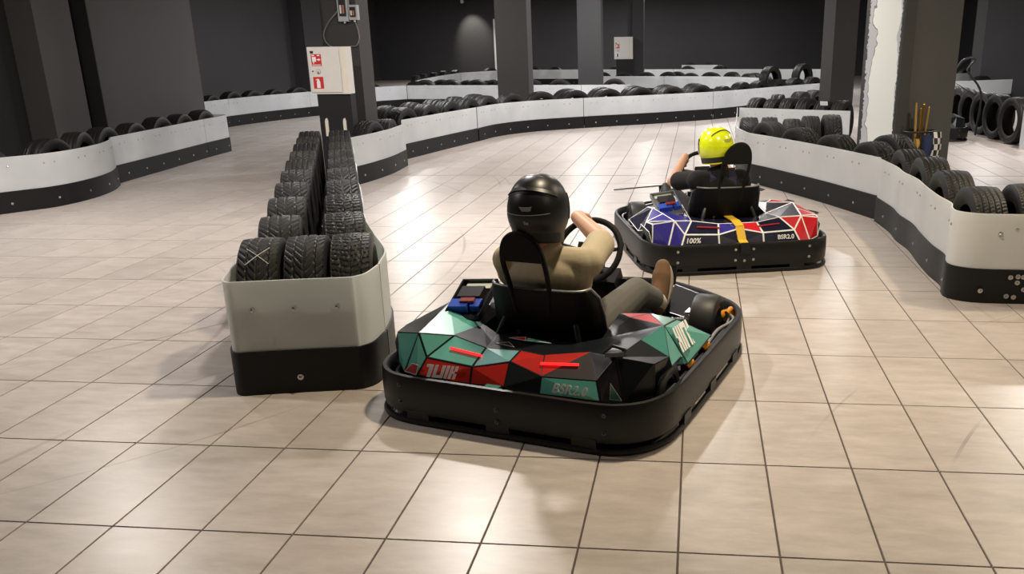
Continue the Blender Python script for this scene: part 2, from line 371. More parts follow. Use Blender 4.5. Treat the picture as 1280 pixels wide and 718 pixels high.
column('column', (2.34, 12.9), .40, .40, .32, 'column_brown', 'dark column left of the white painted pier')
column('column', (7.2, 19.6), 1.6, .8, 0, 'wall_charcoal', 'wide dark pier at the right edge behind the upright tyres')
# pier with torn white paint: rotated square column, white on its left face
P6 = tag(MB().box(0, .66, 0, .64, 0, CEIL).build('column', 'column_grey'), 'large grey column with white torn paint on its left face', 'column', kind='structure')
P6.location = (1.98, 7.0, 0); P6.rotation_euler = (0, 0, math.radians(23))
MB().box(-.004, 0, .0, .64, 0, CEIL).build('painted_face', 'torn_paint', P6)
MB().box(-.003, .0, -.006, .64, 0, CEIL)
MB().box(0, .13, -.012, 0, 0, CEIL).build('corner_strip', 'column_mid', P6)

# ------------------------------------------------------------------ barriers
def sheet(path, z0, z1, off, th, b=None, topwob=0.):
    b = b or MB(); n = len(path); vs = []
    for i, p in enumerate(path):
        t = (path[min(i + 1, n - 1)] - path[max(i - 1, 0)]).normalized(); nn = V((t.y, -t.x))
        a = V((p.x, p.y)) + nn * off; c = a - nn * th
        zz = z1 + topwob * math.sin(i * 1.7)
        vs += [(a.x, a.y, z0), (a.x, a.y, zz), (c.x, c.y, zz), (c.x, c.y, z0)]
    fs = []
    for i in range(n - 1):
        for k in range(4): fs.append((i * 4 + k, i * 4 + (k + 1) % 4, (i + 1) * 4 + (k + 1) % 4, (i + 1) * 4 + k))
    fs += [(0, 1, 2, 3), tuple((n - 1) * 4 + k for k in (3, 2, 1, 0))]
    return b.add(vs, fs)
def along(path, s):
    for i in range(len(path) - 1):
        d = (path[i + 1] - path[i]).length
        if s <= d or i == len(path) - 2:
            t = (path[i + 1] - path[i]).normalized(); return path[i] + t * s, V((t.y, -t.x))
        s -= d
def bolt(b, p, n, z, r=.009, out=.0):
    a = V((p.x + n.x * out, p.y + n.y * out, z)); nn = V((n.x, n.y, 0))
    b.cyl(a - nn * .004, a + nn * .003, r * 1.25, n=8); b.sphere(a + nn * .003, r * .8, 6, 4)
def barrier(label, panels, bolts=.42, ends=True, th=.008, tops={}):
    root = empty('track_barrier', (panels[0][0][0], panels[0][0][1], 0), 0, label, 'barrier', 'white and black tyre barriers')
    o = V((panels[0][0][0], panels[0][0][1]))
    for pi, pts in enumerate(panels):
        path = [V((p.x, p.y)) - o for p in cat([(q[0], q[1], 0) for q in pts], 6)]
        wp = sheet(path, .182, tops.get(pi, .51), 0, th).build('white_panel', 'barrier_white', root, 30)
        bk = sheet(path, .0, .198, .009, .009).build('black_strip', 'barrier_black', root, 30)
        if bolts:
            L = sum((path[i + 1] - path[i]).length for i in range(len(path) - 1)); bt = MB(); bb = MB(); s = bolts * .35
            while s < L - .05:
                p, n = along(path, s); bolt(bt, p, n, .425, .007, 0); p2, n2 = along(path, min(L, s + .11)); bolt(bt, p2, n2, .425, .007, 0)
                p3, n3 = along(path, min(L, s + .08)); bolt(bb, p3, n3, .085, .009, .009); s += bolts
            tag(bt.build('bolts', 'bolt', wp), kind='stuff'); tag(bb.build('bolts', 'bolt', bk), kind='stuff')
    return root
A1 = [(-6.62, 4.75), (-6.45, 5.1), (-6.27, 5.38), (-6.13, 5.6), (-6.07, 5.89), (-6.09, 6.26), (-6.19, 6.65), (-6.36, 7.0), (-6.43, 7.08)]
A2 = [(-6.44, 7.12), (-6.55, 8.3), (-6.67, 9.49)]; A3 = [(-6.67, 9.50), (-6.71, 10.1), (-6.75, 10.26), (-6.9, 10.36), (-7.28, 10.4)]
B1 = [(-8.85, 12.6), (-8.8, 13.4), (-8.76, 14.15)]; B1b = [(-8.76, 14.16), (-8.6, 15.15), (-8.18, 16.5)]; B1c = [(-8.18, 16.51), (-7.46, 18.1), (-6.84, 18.97)]
B2 = [(-6.83, 18.98), (-6, 18.9), (-5, 18.75), (-3.8, 18.6), (-2.6, 18.46)]; B2b = [(-2.59, 18.46), (-1.97, 18.4), (-1.6, 18.42), (-1.5, 18.6), (-1.52, 18.95)]
F1 = [(-3.64, 6.98), (-3.58, 7.3), (-3.55, 7.57), (-3.53, 8.0), (-3.57, 8.63)]; F2 = [(-3.79, 9.2), (-3.58, 10.3), (-3.34, 11.45)]
F3 = [(-3.33, 11.47), (-3.18, 12.2), (-2.77, 12.9), (-2.25, 13.35), (-1.95, 13.57)]; F3b = [(-1.94, 13.58), (-1.54, 13.85), (-.73, 14.38), (.32, 15.2)]
F4 = [(.33, 15.21), (.78, 15.75), (1.99, 17.34), (3.11, 18.66)]
CC = [(-7.45, 21.7), (-7.75, 25), (-7.8, 27.8)]; CC2 = [(-7.8, 27.83), (-7.1, 29.4), (-6, 30.2), (-4.1, 29.9)]
EE = [(-2.66, 23.5), (-1.8, 23.3), (-.9, 23.05)]; EE2 = [(-.89, 23.05), (.61, 22.43), (1.3, 21.7), (1.74, 20.9)]
DD = [(-3.9, 29.75), (-.8, 29.0)]; DD2 = [(-.79, 29.0), (.74, 28.6), (4.0, 27.4)]
G1 = [(.60, 11.08), (.53, 9.5), (.47, 8.2), (.50, 7.75), (.58, 7.35), (.76, 7.0), (1.18, 6.13), (1.53, 5.27)]
G2 = [(.63, 11.04), (1.3, 10.66), (2.07, 10.26)]
barrier('curved barrier along the left wall, nearest the left picture edge', [A1, A2, A3])
barrier('far left barrier curving behind the fire cabinet', [B1, B1b, B1c])
barrier('straight barrier on the far side, ending right of the grey column', [B2, B2b])
barrier('long middle barrier sweeping from the fire cabinet across the back of the track', [F1, F2, F3, F3b, F4])
barrier('far barrier in front of the back wall, left of the broad column', [CC, CC2])
barrier('far barrier under the small fire cabinet', [EE, EE2])
barrier('farthest long barrier along the back wall', [DD, DD2])
barrier('tiny distant barrier piece above the farthest long barrier', [[(-.62, 34.3), (.77, 33.8)]], bolts=0)
barrier('white barrier bin right of the blue kart, left of the torn white column', [G1, G2])
barrier('small far right barrier seen beside the wide pier', [[(5.5, 18.5), (7.0, 19.2)]], bolts=0)
barrier('taller looking barrier fragment deep behind the parked kart', [[(6.0, 22.6), (8.4, 23.4)]], bolts=0)
wb = [V((x - 4.33, y - 10.34)) for x, y in [(4.50, 10.52), (4.38, 10.46), (4.33, 10.34), (4.38, 10.2), (4.8, 10.05), (5.4, 9.95)]]
o = sheet([V((p.x, p.y)) for p in cat([(q.x, q.y, 0) for q in wb], 6)], 0, .51, 0, .008).build('white_board', 'barrier_white', None, 30); o.location = (4.33, 10.34, 0)
tag(o, 'white barrier end without black strip, cut by the right picture edge', 'barrier')
# front right barrier, wavy long side then rounded corner and front
H1 = [(1.515, 5.2), (1.545, 4.75), (1.535, 4.43), (1.555, 4.1), (1.535, 3.74), (1.525, 3.4), (1.535, 3.14), (1.50, 2.98), (1.50, 2.88), (1.56, 2.81), (1.66, 2.775)]
H1 = H1 + [(1.9, 2.765), (2.6, 2.76), (2.92, 2.80), (2.97, 2.9), (2.97, 3.3), (2.97, 5.0)]
hr = barrier('front right barrier with rounded corner, beside the torn white column', [H1], bolts=.5)
for bx, bz in ((1.72, .40), (1.90, .40), (1.645, .075), (1.80, .155), (1.84, .16), (1.87, .158), (1.84, .125), (1.88, .085), (1.79, .045), (1.83, .04)):
    b = MB(); bolt(b, V((bx - H1[0][0], 2.766 - H1[0][1])), V((0, -1)), bz, .011, .004 if bz > .2 else .013); b.build('bolt', 'bolt', hr)
# central island
IF = [(-2.055, 1.44), (-1.978, 1.18), (-1.925, 1.105), (-1.86, 1.115), (-1.66, 1.165), (-1.45, 1.212), (-1.41, 1.235), (-1.380, 1.30), (-1.380, 1.45)]
IR = [(-1.381, 1.46), (-1.45, 1.75), (-1.635, 2.12), (-1.865, 2.6), (-2.08, 3.15), (-2.26, 3.6), (-2.53, 4.22), (-2.72, 4.75), (-2.96, 5.3), (-3.16, 5.85), (-3.42, 6.45), (-3.62, 6.96)]
IL = [(-4.13, 6.8), (-3.41, 4.93), (-2.72, 3.2), (-2.49, 2.62), (-2.26, 2.04), (-2.06, 1.46)]
ir = barrier('central barrier bin in front, its white end panel facing the camera', [IF, IL, IR], bolts=0, tops={1: .33})
for bx, by in ((-1.832, 1.122), (-1.665, 1.163), (-1.49, 1.204)):
    b = MB(); bolt(b, V((bx - IF[0][0], by - IF[0][1])), V((.24, -.97)), .385, .011, .006); b.build('bolt', 'bolt', ir)
b = MB(); bolt(b, V((-1.672 - IF[0][0], 1.162 - IF[0][1])), V((.24, -.97)), .075, .011, .014); b.build('bolt', 'bolt', ir)

# ------------------------------------------------------------------ tyres
TR, TWD = .305, .187
def tyre_mesh(pattern, N, M, wd=TWD, R=TR):
    h = wd / 2; tread = wd * .43
    side = [(tread + .004, R - .006), (h * .98, R - .022), (h * 1.03, R - .045), (h, R - .075), (h * .86, R - .100), (h * .80, R - .108)]
    inner = [(h * .72, R - .105), (h * .88, R - .06), (h * .80, R - .022), (0, R - .016)]
    right = side + inner
    left = [(-a, r) for a, r in reversed(side + inner[:-1])]
    axs = [-tread + 2 * tread * i / M for i in range(M + 1)]
    prof_fixed = right + left
    vs = []; P = len(prof_fixed); T = M + 1; S = P + T
    for k in range(N):
        th = 2 * PI * k / N; ct, st = math.cos(th), math.sin(th)
        for a in axs:
            u = a / tread; g = 0.
            crown = R - .006 * u * u
            if pattern == 0:      # arrow grooves and a centre rib
                ph = (k / N * 46 + abs(u) * 2.6) % 1
                if ph < .30 and abs(u) > .10: g = .006
                if .50 < abs(u) < .60: g = .008
                if abs(u) < .07: g = .006
            elif pattern == 1:    # four straight grooves, slanted sipes
                if min(abs(abs(u) - .22), abs(abs(u) - .62)) < .065: g = .008
                elif ((k / N * 74 + u * 1.5) % 1) < .25: g = .004
            elif pattern == 2:    # zigzag blocks
                z = .08 * (1 if int(k / N * 64) % 2 else -1)
                if min(abs(u - z * .6), abs(abs(u + z * .3) - .52)) < .06: g = .007
                elif ((k / N * 64 + abs(u) * .9) % 1) < .28: g = .005
            elif pattern == 3:    # worn low detail
                if min(abs(u), abs(abs(u) - .5)) < .13: g = .006
            r = crown - g
            vs.append((a, r * ct, r * st))
        for a, r in prof_fixed: vs.append((a, r * ct, r * st))
    fs = []
    for k in range(N):
        k2 = (k + 1) % N
        for i in range(S):
            j = (i + 1) % S; fs.append((k * S + i, k * S + j, k2 * S + j, k2 * S + i))
    b = MB(); b.add(vs, fs); return b.mesh('tyre', 'tyre_rubber', 35)
T_HI = [tyre_mesh(p, 300, 34) for p in (0, 1, 2)]
T_LO = [tyre_mesh(1, 72, 14), tyre_mesh(3, 60, 12), tyre_mesh(2, 100, 14)]
TYRES = []
def tyre(x, y, deg, label, group, hi=False, pat=None, z=0., sc=None, tilt=0., wide=1.):
    me = (T_HI if hi else T_LO)[random.randrange(3) if pat is None else pat]
    o = link('tyre', me); s = sc or random.uniform(.965, 1.03); o.scale = (s * wide, s, s)
    o.location = (x, y, TR * s + z + .001); o.rotation_euler = (random.uniform(0, 6.28), tilt, math.radians(deg - 90))
    tag(o, label, 'tyre', group); TYRES.append(o); return o
def tyres(rows, fmt, group, **kw):
    for i, t in enumerate(rows):
        tyre(t[0], t[1], t[2], fmt.format(ORD[i]), group, **kw)
g = 'tyres in the central barrier'
ft = [tyre(-1.945, 1.505, 107, 'front left tyre with a chalk cross in the central barrier', g, True, 0, sc=1.0, wide=1.0),
      tyre(-1.755, 1.565, 107, 'middle tyre of the front three in the central barrier', g, True, 0, sc=1.0, wide=1.0),
      tyre(-1.565, 1.625, 107, 'front right tyre of the front three in the central barrier', g, True, 2, sc=1.0, wide=1.0)]
tyres([(-2.135, 2.100, 112), (-2.365, 2.683, 112), (-2.596, 3.266, 112), (-2.826, 3.849, 112), (-3.057, 4.432, 112), (-3.287, 5.015, 112), (-3.518, 5.598, 112), (-3.748, 6.181, 112), (-3.979, 6.764, 112)],
      '{} tyre behind the front three, left row of the central barrier', g, hi=True, sc=.985, wide=1.16)
tyres([(-1.835, 2.215, 112), (-2.067, 2.795, 112), (-2.300, 3.375, 112), (-2.532, 3.955, 112), (-2.765, 4.535, 112), (-2.998, 5.115, 112), (-3.230, 5.695, 112), (-3.463, 6.275, 112), (-3.695, 6.855, 112)],
      '{} tyre behind the front three, right row of the central barrier', g, hi=True, sc=.985, wide=1.16)
# chalk cross on the tread of the front left tyre
b = MB()
for sx in (-1, 1):
    pts = []
    for i in range(9):
        t = i / 8 * 2 - 1; th = 2.12 + t * .17; pts.append((sx * t * .05, (TR + .001) * math.cos(th), (TR + .001) * math.sin(th)))
    b.tube(pts, .0014, 5)
o = b.build('chalk_cross', 'chalk', ft[0]); o.matrix_local = Matrix.Rotation(-ft[0].rotation_euler.x, 4, 'X')
g = 'tyres behind the left wall barrier'
tyres([(-6.66, 5.42, 57), (-6.38, 6.02, 92), (-6.50, 6.62, 105), (-6.66, 7.27, 98), (-6.71, 7.89, 96), (-6.76, 8.52, 95), (-6.82, 9.14, 95), (-6.87, 9.77, 93)], '{} tyre from the picture edge in the left wall barrier', g)
tyre(-7.05, 10.1, 150, 'end tyre at the far corner of the left wall barrier', g)
g = 'tyres in the far left barrier'
tyres([(-8.97, 13.88, 86), (-8.90, 14.52, 83), (-8.79, 15.15, 76), (-8.61, 15.76, 73), (-8.40, 16.40, 68), (-7.86, 17.65, 65), (-7.5, 18.4, 58)], '{} tyre from the left in the far left barrier', g)
g = 'tyres in the straight far barrier'
tyres([(-6.42, 19.11, -5), (-5.77, 19.04, -9), (-5.12, 18.95, -8), (-4.47, 18.86, -7), (-3.80, 18.78, -7), (-3.12, 18.70, -6), (-1.86, 18.66, -3)], '{} tyre from the left, front row of the straight far barrier', g, sc=1.04)
tyres([(-6.74, 19.38, -5), (-6.08, 19.33, -6), (-5.42, 19.25, -9), (-4.76, 19.16, -8), (-4.08, 19.06, -7)], '{} tyre from the left, back row of the straight far barrier', g)
g = 'tyres in the middle barrier'
tyres([(-3.70, 7.72, 86), (-3.72, 8.38, 94)], '{} tyre right of the fire cabinet in the middle barrier', g, hi=True)
tyres([(-3.9, 9.56, 79), (-3.77, 10.21, 79), (-3.64, 10.86, 78), (-3.5, 11.51, 79), (-3.37, 12.17, 71), (-3.08, 12.77, 57), (-2.65, 13.27, 39), (-2.12, 13.67, 35), (-1.57, 14.05, 33), (-1.01, 14.41, 34), (-.47, 14.80, 37), (.05, 15.21, 40)],
      '{} front row tyre of the middle barrier after its stepped joint', g, sc=1.06)
tyre(.50, 15.74, 53, 'front row tyre where the middle barrier meets the right bin', g)
tyres([(-4.16, 9.72, 79), (-4.03, 10.39, 78), (-3.89, 11.06, 78), (-3.75, 11.74, 80), (-3.60, 12.42, 67), (-2.27, 13.93, 35), (-1.70, 14.31, 33), (-1.13, 14.68, 35), (-.58, 15.08, 37), (-.04, 15.50, 41)],
      '{} back row tyre of the middle barrier', g, sc=1.08)
tyres([(.88, 16.28, 53), (1.26, 16.80, 53), (1.67, 17.32, 52), (2.08, 17.83, 50), (2.51, 18.34, 49), (2.95, 18.86, 50)], '{} tyre along the right arm of the middle barrier', g, sc=1.05)
tyre(1.55, 17.55, 50, 'tyre lying raised on top of the right arm of the middle barrier', g, z=.30)
tyre(2.35, 18.85, 49, 'tyre with open hole raised behind the right arm', g, z=.30)
g = 'tyres in front of the back wall'
tyres([(-7.72, 22.6, 95), (-7.9, 23.9, 94), (-7.95, 25.2, 92), (-7.99, 26.4, 91), (-7.95, 27.7, 82), (-7.2, 29.6, 52), (-5.8, 30.4, -6), (-5.0, 30.25, -12)], '{} tyre from the left in the back wall barrier', g)
g = 'tyres under the small fire cabinet'
tyres([(-2.66, 23.69, -14), (-2.03, 23.54, -13), (-1.40, 23.37, -14), (-.78, 23.2, -17), (-.17, 22.99, -19), (.42, 22.74, -30), (.92, 22.36, -44), (1.32, 21.85, -55), (1.68, 21.3, -57)], '{} tyre from the left under the small fire cabinet', g)
tyres([(-.55, 23.42, -16), (.35, 23.1, -24), (.93, 22.72, -44), (1.5, 22.1, -57)], '{} tyre in the back row under the small fire cabinet', g)
g = 'tyres in the farthest barrier'
tyres([(-2.79, 29.66, -13), (-1.95, 29.46, -13), (-.31, 29.07, -14), (.75, 28.78, -17), (2.2, 28.3, -20)], '{} tyre from the left in the farthest barrier', g)
tyres([(-.3, 34.4, -18), (.4, 34.15, -18)], '{} tyre in the tiny distant barrier piece', g)
g = 'tyres in the bin right of the blue kart'
tyres([(.62, 8.16, 92), (.86, 8.36, 88), (1.08, 8.02, 90), (1.31, 8.24, 90), (1.54, 8.24, 90)], '{} upright tyre from the left at the back of the bin', g, hi=True)
tyres([(.80, 7.47, -67), (1.06, 6.90, -64), (1.33, 6.33, -65), (1.57, 5.76, -69)], '{} tyre leaning along the near panel of the bin', g, hi=True)
tyre(1.80, 6.12, -65, 'tyre squeezed between the bin and the torn white column', g, hi=True)
g = 'tyres behind the bin of the blue kart'
tyres([(.95, 11.95, 62), (1.18, 11.72, 62), (1.40, 11.55, 62), (1.62, 11.36, 62), (1.84, 11.12, 62), (2.06, 10.95, 62)], '{} tyre from the left behind the white rear panel of the bin', g)
tyres([(1.30, 12.55, 75), (1.72, 13.2, 60), (2.0, 13.75, 60)], '{} higher tyre behind the bin, left of the dark column', g, z=.0)
g = 'tyres in the front right barrier'
tyres([(1.70, 3.12, 91), (1.70, 3.74, 91), (1.71, 4.36, 90), (1.70, 4.98, 93)], '{} tyre from the front along the left side of the front right barrier', g, hi=True, pat=1)
tyre(1.96, 3.13, 88, 'front tyre at the right picture edge in the front right barrier', g, hi=True, pat=1)
tyre(2.22, 3.13, 90, 'tyre at the hidden corner of the front right barrier', g, hi=True, pat=1)
g = 'tyres standing in a row by the right edge'
for i, (x, y) in enumerate([(4.42, 10.92), (4.40, 11.58), (4.40, 12.24), (4.40, 12.9), (4.40, 13.56), (4.40, 14.2)]):
    tyre(x, y, 100, '%s tyre from the front in the upright row right of the parked kart' % ORD[i], g, hi=False, sc=1.04)
tyre(6.3, 19.1, 25, 'tyre above the small far right barrier', g)
tyre(7.2, 23.35, 20, 'large tyre deep behind the parked kart', g, sc=1.1)

# ------------------------------------------------------------------ karts
def inset_poly(pts, w):
    n = len(pts); c = sum(pts, V()) / n; nn = V()
    for i in range(n): nn += (pts[i] - c).cross(pts[(i + 1) % n] - c)
    nn.normalize(); out = []
    for i in range(n):
        p = pts[i]; a = (p - pts[i - 1]).normalized(); d = (pts[(i + 1) % n] - p).normalized()
        na = nn.cross(a); nd = nn.cross(d); bis = (na + nd); L = bis.length
        if L < .2: bis = nn.cross(d); L = 1
        k = w / max(.35, (L / 2)); out.append(p + bis.normalized() * min(k, w * 2.4))
    return out, nn
def facet_part(name, parent, faces, origin, th=.006):
    """faces: (points, fill, line material or None, line width)"""
    names = []; b = MB()
    def mi(n):
        if n not in names: names.append(n)
        return names.index(n)
    for pts, fill, line, lw in faces:
        pts = [V(p) for p in pts]; q, nn = inset_poly(pts, lw if line else 0)
        c = sum(pts, V()) / len(pts)
        if nn.dot(c - V(origin)) < 0:
            pts.reverse(); q, nn = inset_poly(pts, lw if line else 0)
        n = len(pts)
        if n == 4 and ((pts[1] + pts[3]) - (pts[0] + pts[2])).dot(nn) > 0: pts = pts[1:] + pts[:1]; q = q[1:] + q[:1]   # fold outwards
        if line:
            b.add(pts + q, [(i, (i + 1) % n, n + (i + 1) % n, n + i) for i in range(n)], mi(line)); b.add(q, [(0, i, i + 1) for i in range(1, n - 1)], mi(fill))
        else: b.add(pts, [(0, i, i + 1) for i in range(1, n - 1)], mi(fill))
        back = [p - nn * th for p in pts]
        b.add(back, [(0, i + 1, i) for i in range(1, n - 1)], mi('k_black'))
        b.add(pts + back, [(i, n + i, n + (i + 1) % n, (i + 1) % n) for i in range(n)], mi(line or fill))
    me = bpy.data.meshes.new(name); me.from_pydata(b.v, [], b.f)
    for q in names: me.materials.append(MAT[q])
    me.polygons.foreach_set('material_index', b.m); me.update()
    return link(name, me, parent)
def outline():
    half = [(0, -.03), (.22, -.03), (.40, -.028), (.50, -.005), (.575, .055), (.62, .14), (.64, .26), (.645, .6), (.645, 1.0), (.64, 1.22), (.605, 1.37), (.53, 1.48), (.42, 1.58), (.30, 1.665), (.15, 1.75), (0, 1.775)]
    pts = [V((x, y, 0)) for x, y in half]
    c = cat(pts, 3)
    full = c + [V((-p.x, p.y, 0)) for p in reversed(c[1:-1])]
    return full
OUT = outline()
def ring(path, prof, b=None, mi=0):
    """sweep a closed profile (inset, z) round the closed path; path runs counter-clockwise"""
    b = b or MB(); n = len(path); P = len(prof); vs = []
    for i, p in enumerate(path):
        t = (path[(i + 1) % n] - path[i - 1]).normalized(); inn = V((-t.y, t.x, 0))
        vs += [(p + inn * d) + V((0, 0, z)) for d, z in prof]
    fs = []
    for i in range(n):
        i2 = (i + 1) % n
        for k in range(P): fs.append((i * P + k, i * P + (k + 1) % P, i2 * P + (k + 1) % P, i2 * P + k))
    return b.add(vs, fs, mi)
def out_at(y, side, inset=0.):
    best = min((p for p in OUT if p.x * side >= 0), key=lambda p: abs(p.y - y)); return V((best.x - side * inset, y, 0))
WC, WR = V((-.025, .95, .525)), .155
WU, WV = V((1, 0, 0)), V((0, .55, .835)).normalized(); WN = V((0, -.835, .55)).normalized()
def wheel_pt(phi, r=WR): return WC + WU * (math.cos(phi) * r) + WV * (math.sin(phi) * r)
def logo_plate(p, xdir, zdir, L, Hh, parent, matname='k_white'):
    """slanted four stroke racing logo"""
    M = frame(p, xdir, zdir); b = MB()
    def para(x0, x1, y0, y1): 
        sh = .55
        f = lambda x, y: ((x - .5) * L + y * Hh * sh * .6, (y - .5) * Hh)
        poly = [f(x0, y0), f(x1, y0), f(x1, y1), f(x0, y1)]
        q = MB().prism(poly, 0, .0012); b.add([M @ V(v) for v in q.v], q.f)
    para(0, .22, .78, 1); para(.10, .22, 0, .78)                     # first stroke with a flag
    para(.27, .37, 0, 1); para(.37, .50, 0, .22); para(.50, .60, 0, 1)  # open U
    para(.64, .73, 0, 1)                                             # bar
    para(.77, .86, 0, 1); para(.86, .93, .40, .62); para(.91, 1.0, .6, 1); para(.91, 1.0, 0, .42)  # last letter
    return b.build('logo', matname, parent)
def make_kart(loc, rz, scheme, label, lit, mounts=True):
    K = empty('go_kart', (*loc, 0), rz, label, 'go kart', 'electric rental karts')
    S = scheme
    # bumper and running gear
    bp = ring(OUT, [(.004, .046), (0, .06), (-.002, .12), (0, .186), (.006, .198), (.020, .200), (.030, .190), (.034, .12), (.030, .06), (.026, .046)]).build('bumper', 'bumper_black', K, 50)
    ring(OUT, [(.055, .150), (.052, .160), (.058, .166), (.068, .164), (.070, .154), (.062, .149)]).build('inner_rim', 'dark_steel', K, 50)
    ring(OUT, [(-.004, .004), (-.006, .016), (.0, .026), (.010, .026), (.014, .014), (.008, .004)]).build('lower_rail', 'bumper_black', K, 50)
    for y, sd in ((.35, 1), (.72, 1), (1.1, 1), (.35, -1), (.72, -1), (1.1, -1)):
        p = out_at(y, sd, .008); MB().box(p.x - .012, p.x + .012, y - .045, y + .045, .015, .06).build('rail_bracket', 'bumper_black', K)
    for x in (-.36, 0, .36): MB().box(x - .05, x + .05, -.03, -.008, .015, .06).build('rail_bracket', 'bumper_black', K)
    bolts = MB()
    spots = [(-.44, .16), (-.44, .09), (.44, .16), (.44, .09)] + ([(-.06, .16), (.0, .165), (.06, .16), (-.06, .09), (0, .085), (.06, .09)] if S == 2 else [(.0, .12), (0, .07)])
    for x, z in spots:
        y = -.032 if abs(x) < .42 else -.024
        bolts.cyl((x, y + .006, z), (x, y - .003, z), .009, n=8); bolts.sphere((x, y - .003, z), .006, 6, 4)
    tag(bolts.build('bolts', 'bolt' if S == 2 else 'dark_steel', bp), kind='stuff')
    pan = [(p.x * .93, .05 + (p.y - .05) * .955) for p in OUT]
    MB().prism(pan, .050, .058).build('floor_pan', 'k_dark', K)
    for sd in (-1, 1):
        MB().tube([(sd * .22, .12, .085), (sd * .26, .5, .08), (sd * .27, 1.0, .08), (sd * .16, 1.45, .085), (sd * .13, 1.62, .09)], .015, 8).build('frame_tube', 'dark_steel', K, 40)
        MB().tube([(sd * .28, .55, .11), (sd * .55, .6, .12), (sd * .56, 1.02, .12), (sd * .28, 1.08, .10)], .012, 8).build('side_bar', 'dark_steel', K, 40)
    def wheel(x, y, r, w_, nm):
        M = Matrix.Translation((x, y, r + .001))
        h = w_ / 2
        t = MB().lathe([(-h, r * .60), (-h * 1.02, r * .80), (-h * .92, r * .95), (-h * .70, r), (h * .70, r), (h * .92, r * .95), (h * 1.02, r * .80), (h, r * .60), (h * .6, r * .56), (-h * .6, r * .56)], 40, M).build(nm, 'slick', K, 40)
        MB().lathe([(-h * .9, r * .62), (-h * .95, r * .52), (-h * .2, r * .45), (-h * .2, r * .18), (h * .2, r * .18), (h * .2, r * .45), (h * .95, r * .52), (h * .9, r * .62)], 28, M).build('rim', 'rim_grey', t, 40)
    wheel(-.505, .30, .138, .17, 'rear_wheel'); wheel(.505, .30, .138, .17, 'rear_wheel'); wheel(-.445, 1.33, .128, .125, 'front_wheel'); wheel(.445, 1.33, .128, .125, 'front_wheel')
    MB().cyl((-.50, .30, .139), (.50, .30, .139), .018, n=12).build('rear_axle', 'steel', K, 40)
    for sd in (-1, 1):
        b = MB().cyl((sd * .45, 1.33, .129), (sd * .24, 1.31, .11), .014, n=10); b.box(sd * .36 - .02, sd * .36 + .02, 1.29, 1.37, .09, .17)
        b.build('stub_axle', 'steel', K, 40)
        MB().tube([(sd * .36, 1.25, .12), (sd * .05, 1.16, .15)], .008, 8).build('tie_rod', 'steel', K, 40)
        b = MB(); 
        for k in range(5): b.sphere((sd * (.27 + .022 * k), 1.22 + .03 * math.sin(k * 2.), .135 + .008 * (k % 2)), .010, 8, 6)
        tag(b.build('ball_joints', 'steel', K, 60), kind='stuff')
    # bodywork points (right half)
    A0, A1_, A2_ = (0, .04, .185), (.15, .035, .18), (.40, .045, .18)
    B0, B1_, B2_ = (0, .095, .272), (.15, .06, .245), (.37, .08, .25)
    C0, C1_, C2_ = (0, .19, .29), (.13, .145, .30), (.30, .19, .318)
    D0, D1_, D2_ = (0, .34, .29), (.18, .33, .295), (.27, .38, .31)
    P1, P2, P3, P4 = (.43, .125, .335), (.565, .17, .31), (.57, .165, .18), (.48, .075, .175)
    P6_, P7 = (.59, .27, .308), (.50, .48, .36)
    S1, S2_, S3, S4, S5, S6, S7, S8, S9 = (.39, .62, .36), (.26, .61, .35), (.50, .65, .338), (.60, .85, .215), (.60, .50, .20), (.28, .82, .12), (.52, .93, .13), (.26, .42, .14), (.33, .545, .356)
    mir = lambda p: (-p[0], p[1], p[2])
    ln, lw = ('k_white', .0055) if S == 2 else ('k_black', .005)
    def col(c1, c2): return c2 if S == 2 else (c1 if S == 1 else 'k_black')
    def fc(pts, c1, c2, line=True, w_=None): return (pts, col(c1, c2), ln if line else None, w_ or lw)
    faces = []
    for sd in (-1, 1):
        q = (lambda p: p) if sd == 1 else mir
        f = lambda pts, c1, c2, line=True, w_=None: faces.append(fc([q(p) for p in pts], c1, c2, line, w_))
        f([A0, A1_, B1_, B0], 'k_black' if sd == 1 else 'k_red', 'k_navy')
        f([A1_, A2_, B2_, B1_], 'k_teal' if sd == 1 else 'k_red', 'k_navy')
        f([B0, B1_, C1_, C0], 'k_red' if sd == 1 else 'k_ltblue', 'k_bred' if sd == 1 else 'k_blue')
        if S == 1 and sd == 1: f([B1_, C2_, C1_], 'k_red', 'k_navy', False); f([B1_, B2_, C2_], 'k_dark', 'k_navy', False)
        else: f([B1_, B2_, C2_, C1_], 'k_teal', 'k_navy')
        f([C0, C1_, D1_, D0], 'k_black', 'k_navy', False)
        f([C1_, C2_, D2_, D1_], 'k_black', 'k_navy', False)
    rc = facet_part('rear_cover', K, faces, (0, .3, .0))
    # coloured wedge decals on the deck
    if S == 1:
        for pts, c in (([(-.12, .20, .300), (-.03, .195, .294), (-.075, .235, .298)], 'k_dark'), ([(-.10, .28, .30), (-.02, .27, .299), (-.035, .31, .301)], 'k_red'), ([(-.02, .27, .299), (.10, .27, .301), (-.02, .30, .301)], 'k_teal')):
            facet_part('decal', rc, [([(x, y, z + .003) for x, y, z in pts], c, 'k_line', .003)], (0, .3, 0), .003)
    for sd in (-1, 1):
        q = (lambda p: p) if sd == 1 else mir
        a, c = V(q((.13, .105, .279))), V(q((.28, .125, .288)))
        MB().tube([a + V((0, -.004, .001)), c + V((0, -.004, -.001))], .0055, 8).build('light_strip', 'led_red' if lit else 'led_off', K, 40)
    xd = V((1, .0, .0)); nrm = V((0, -.95, .3))
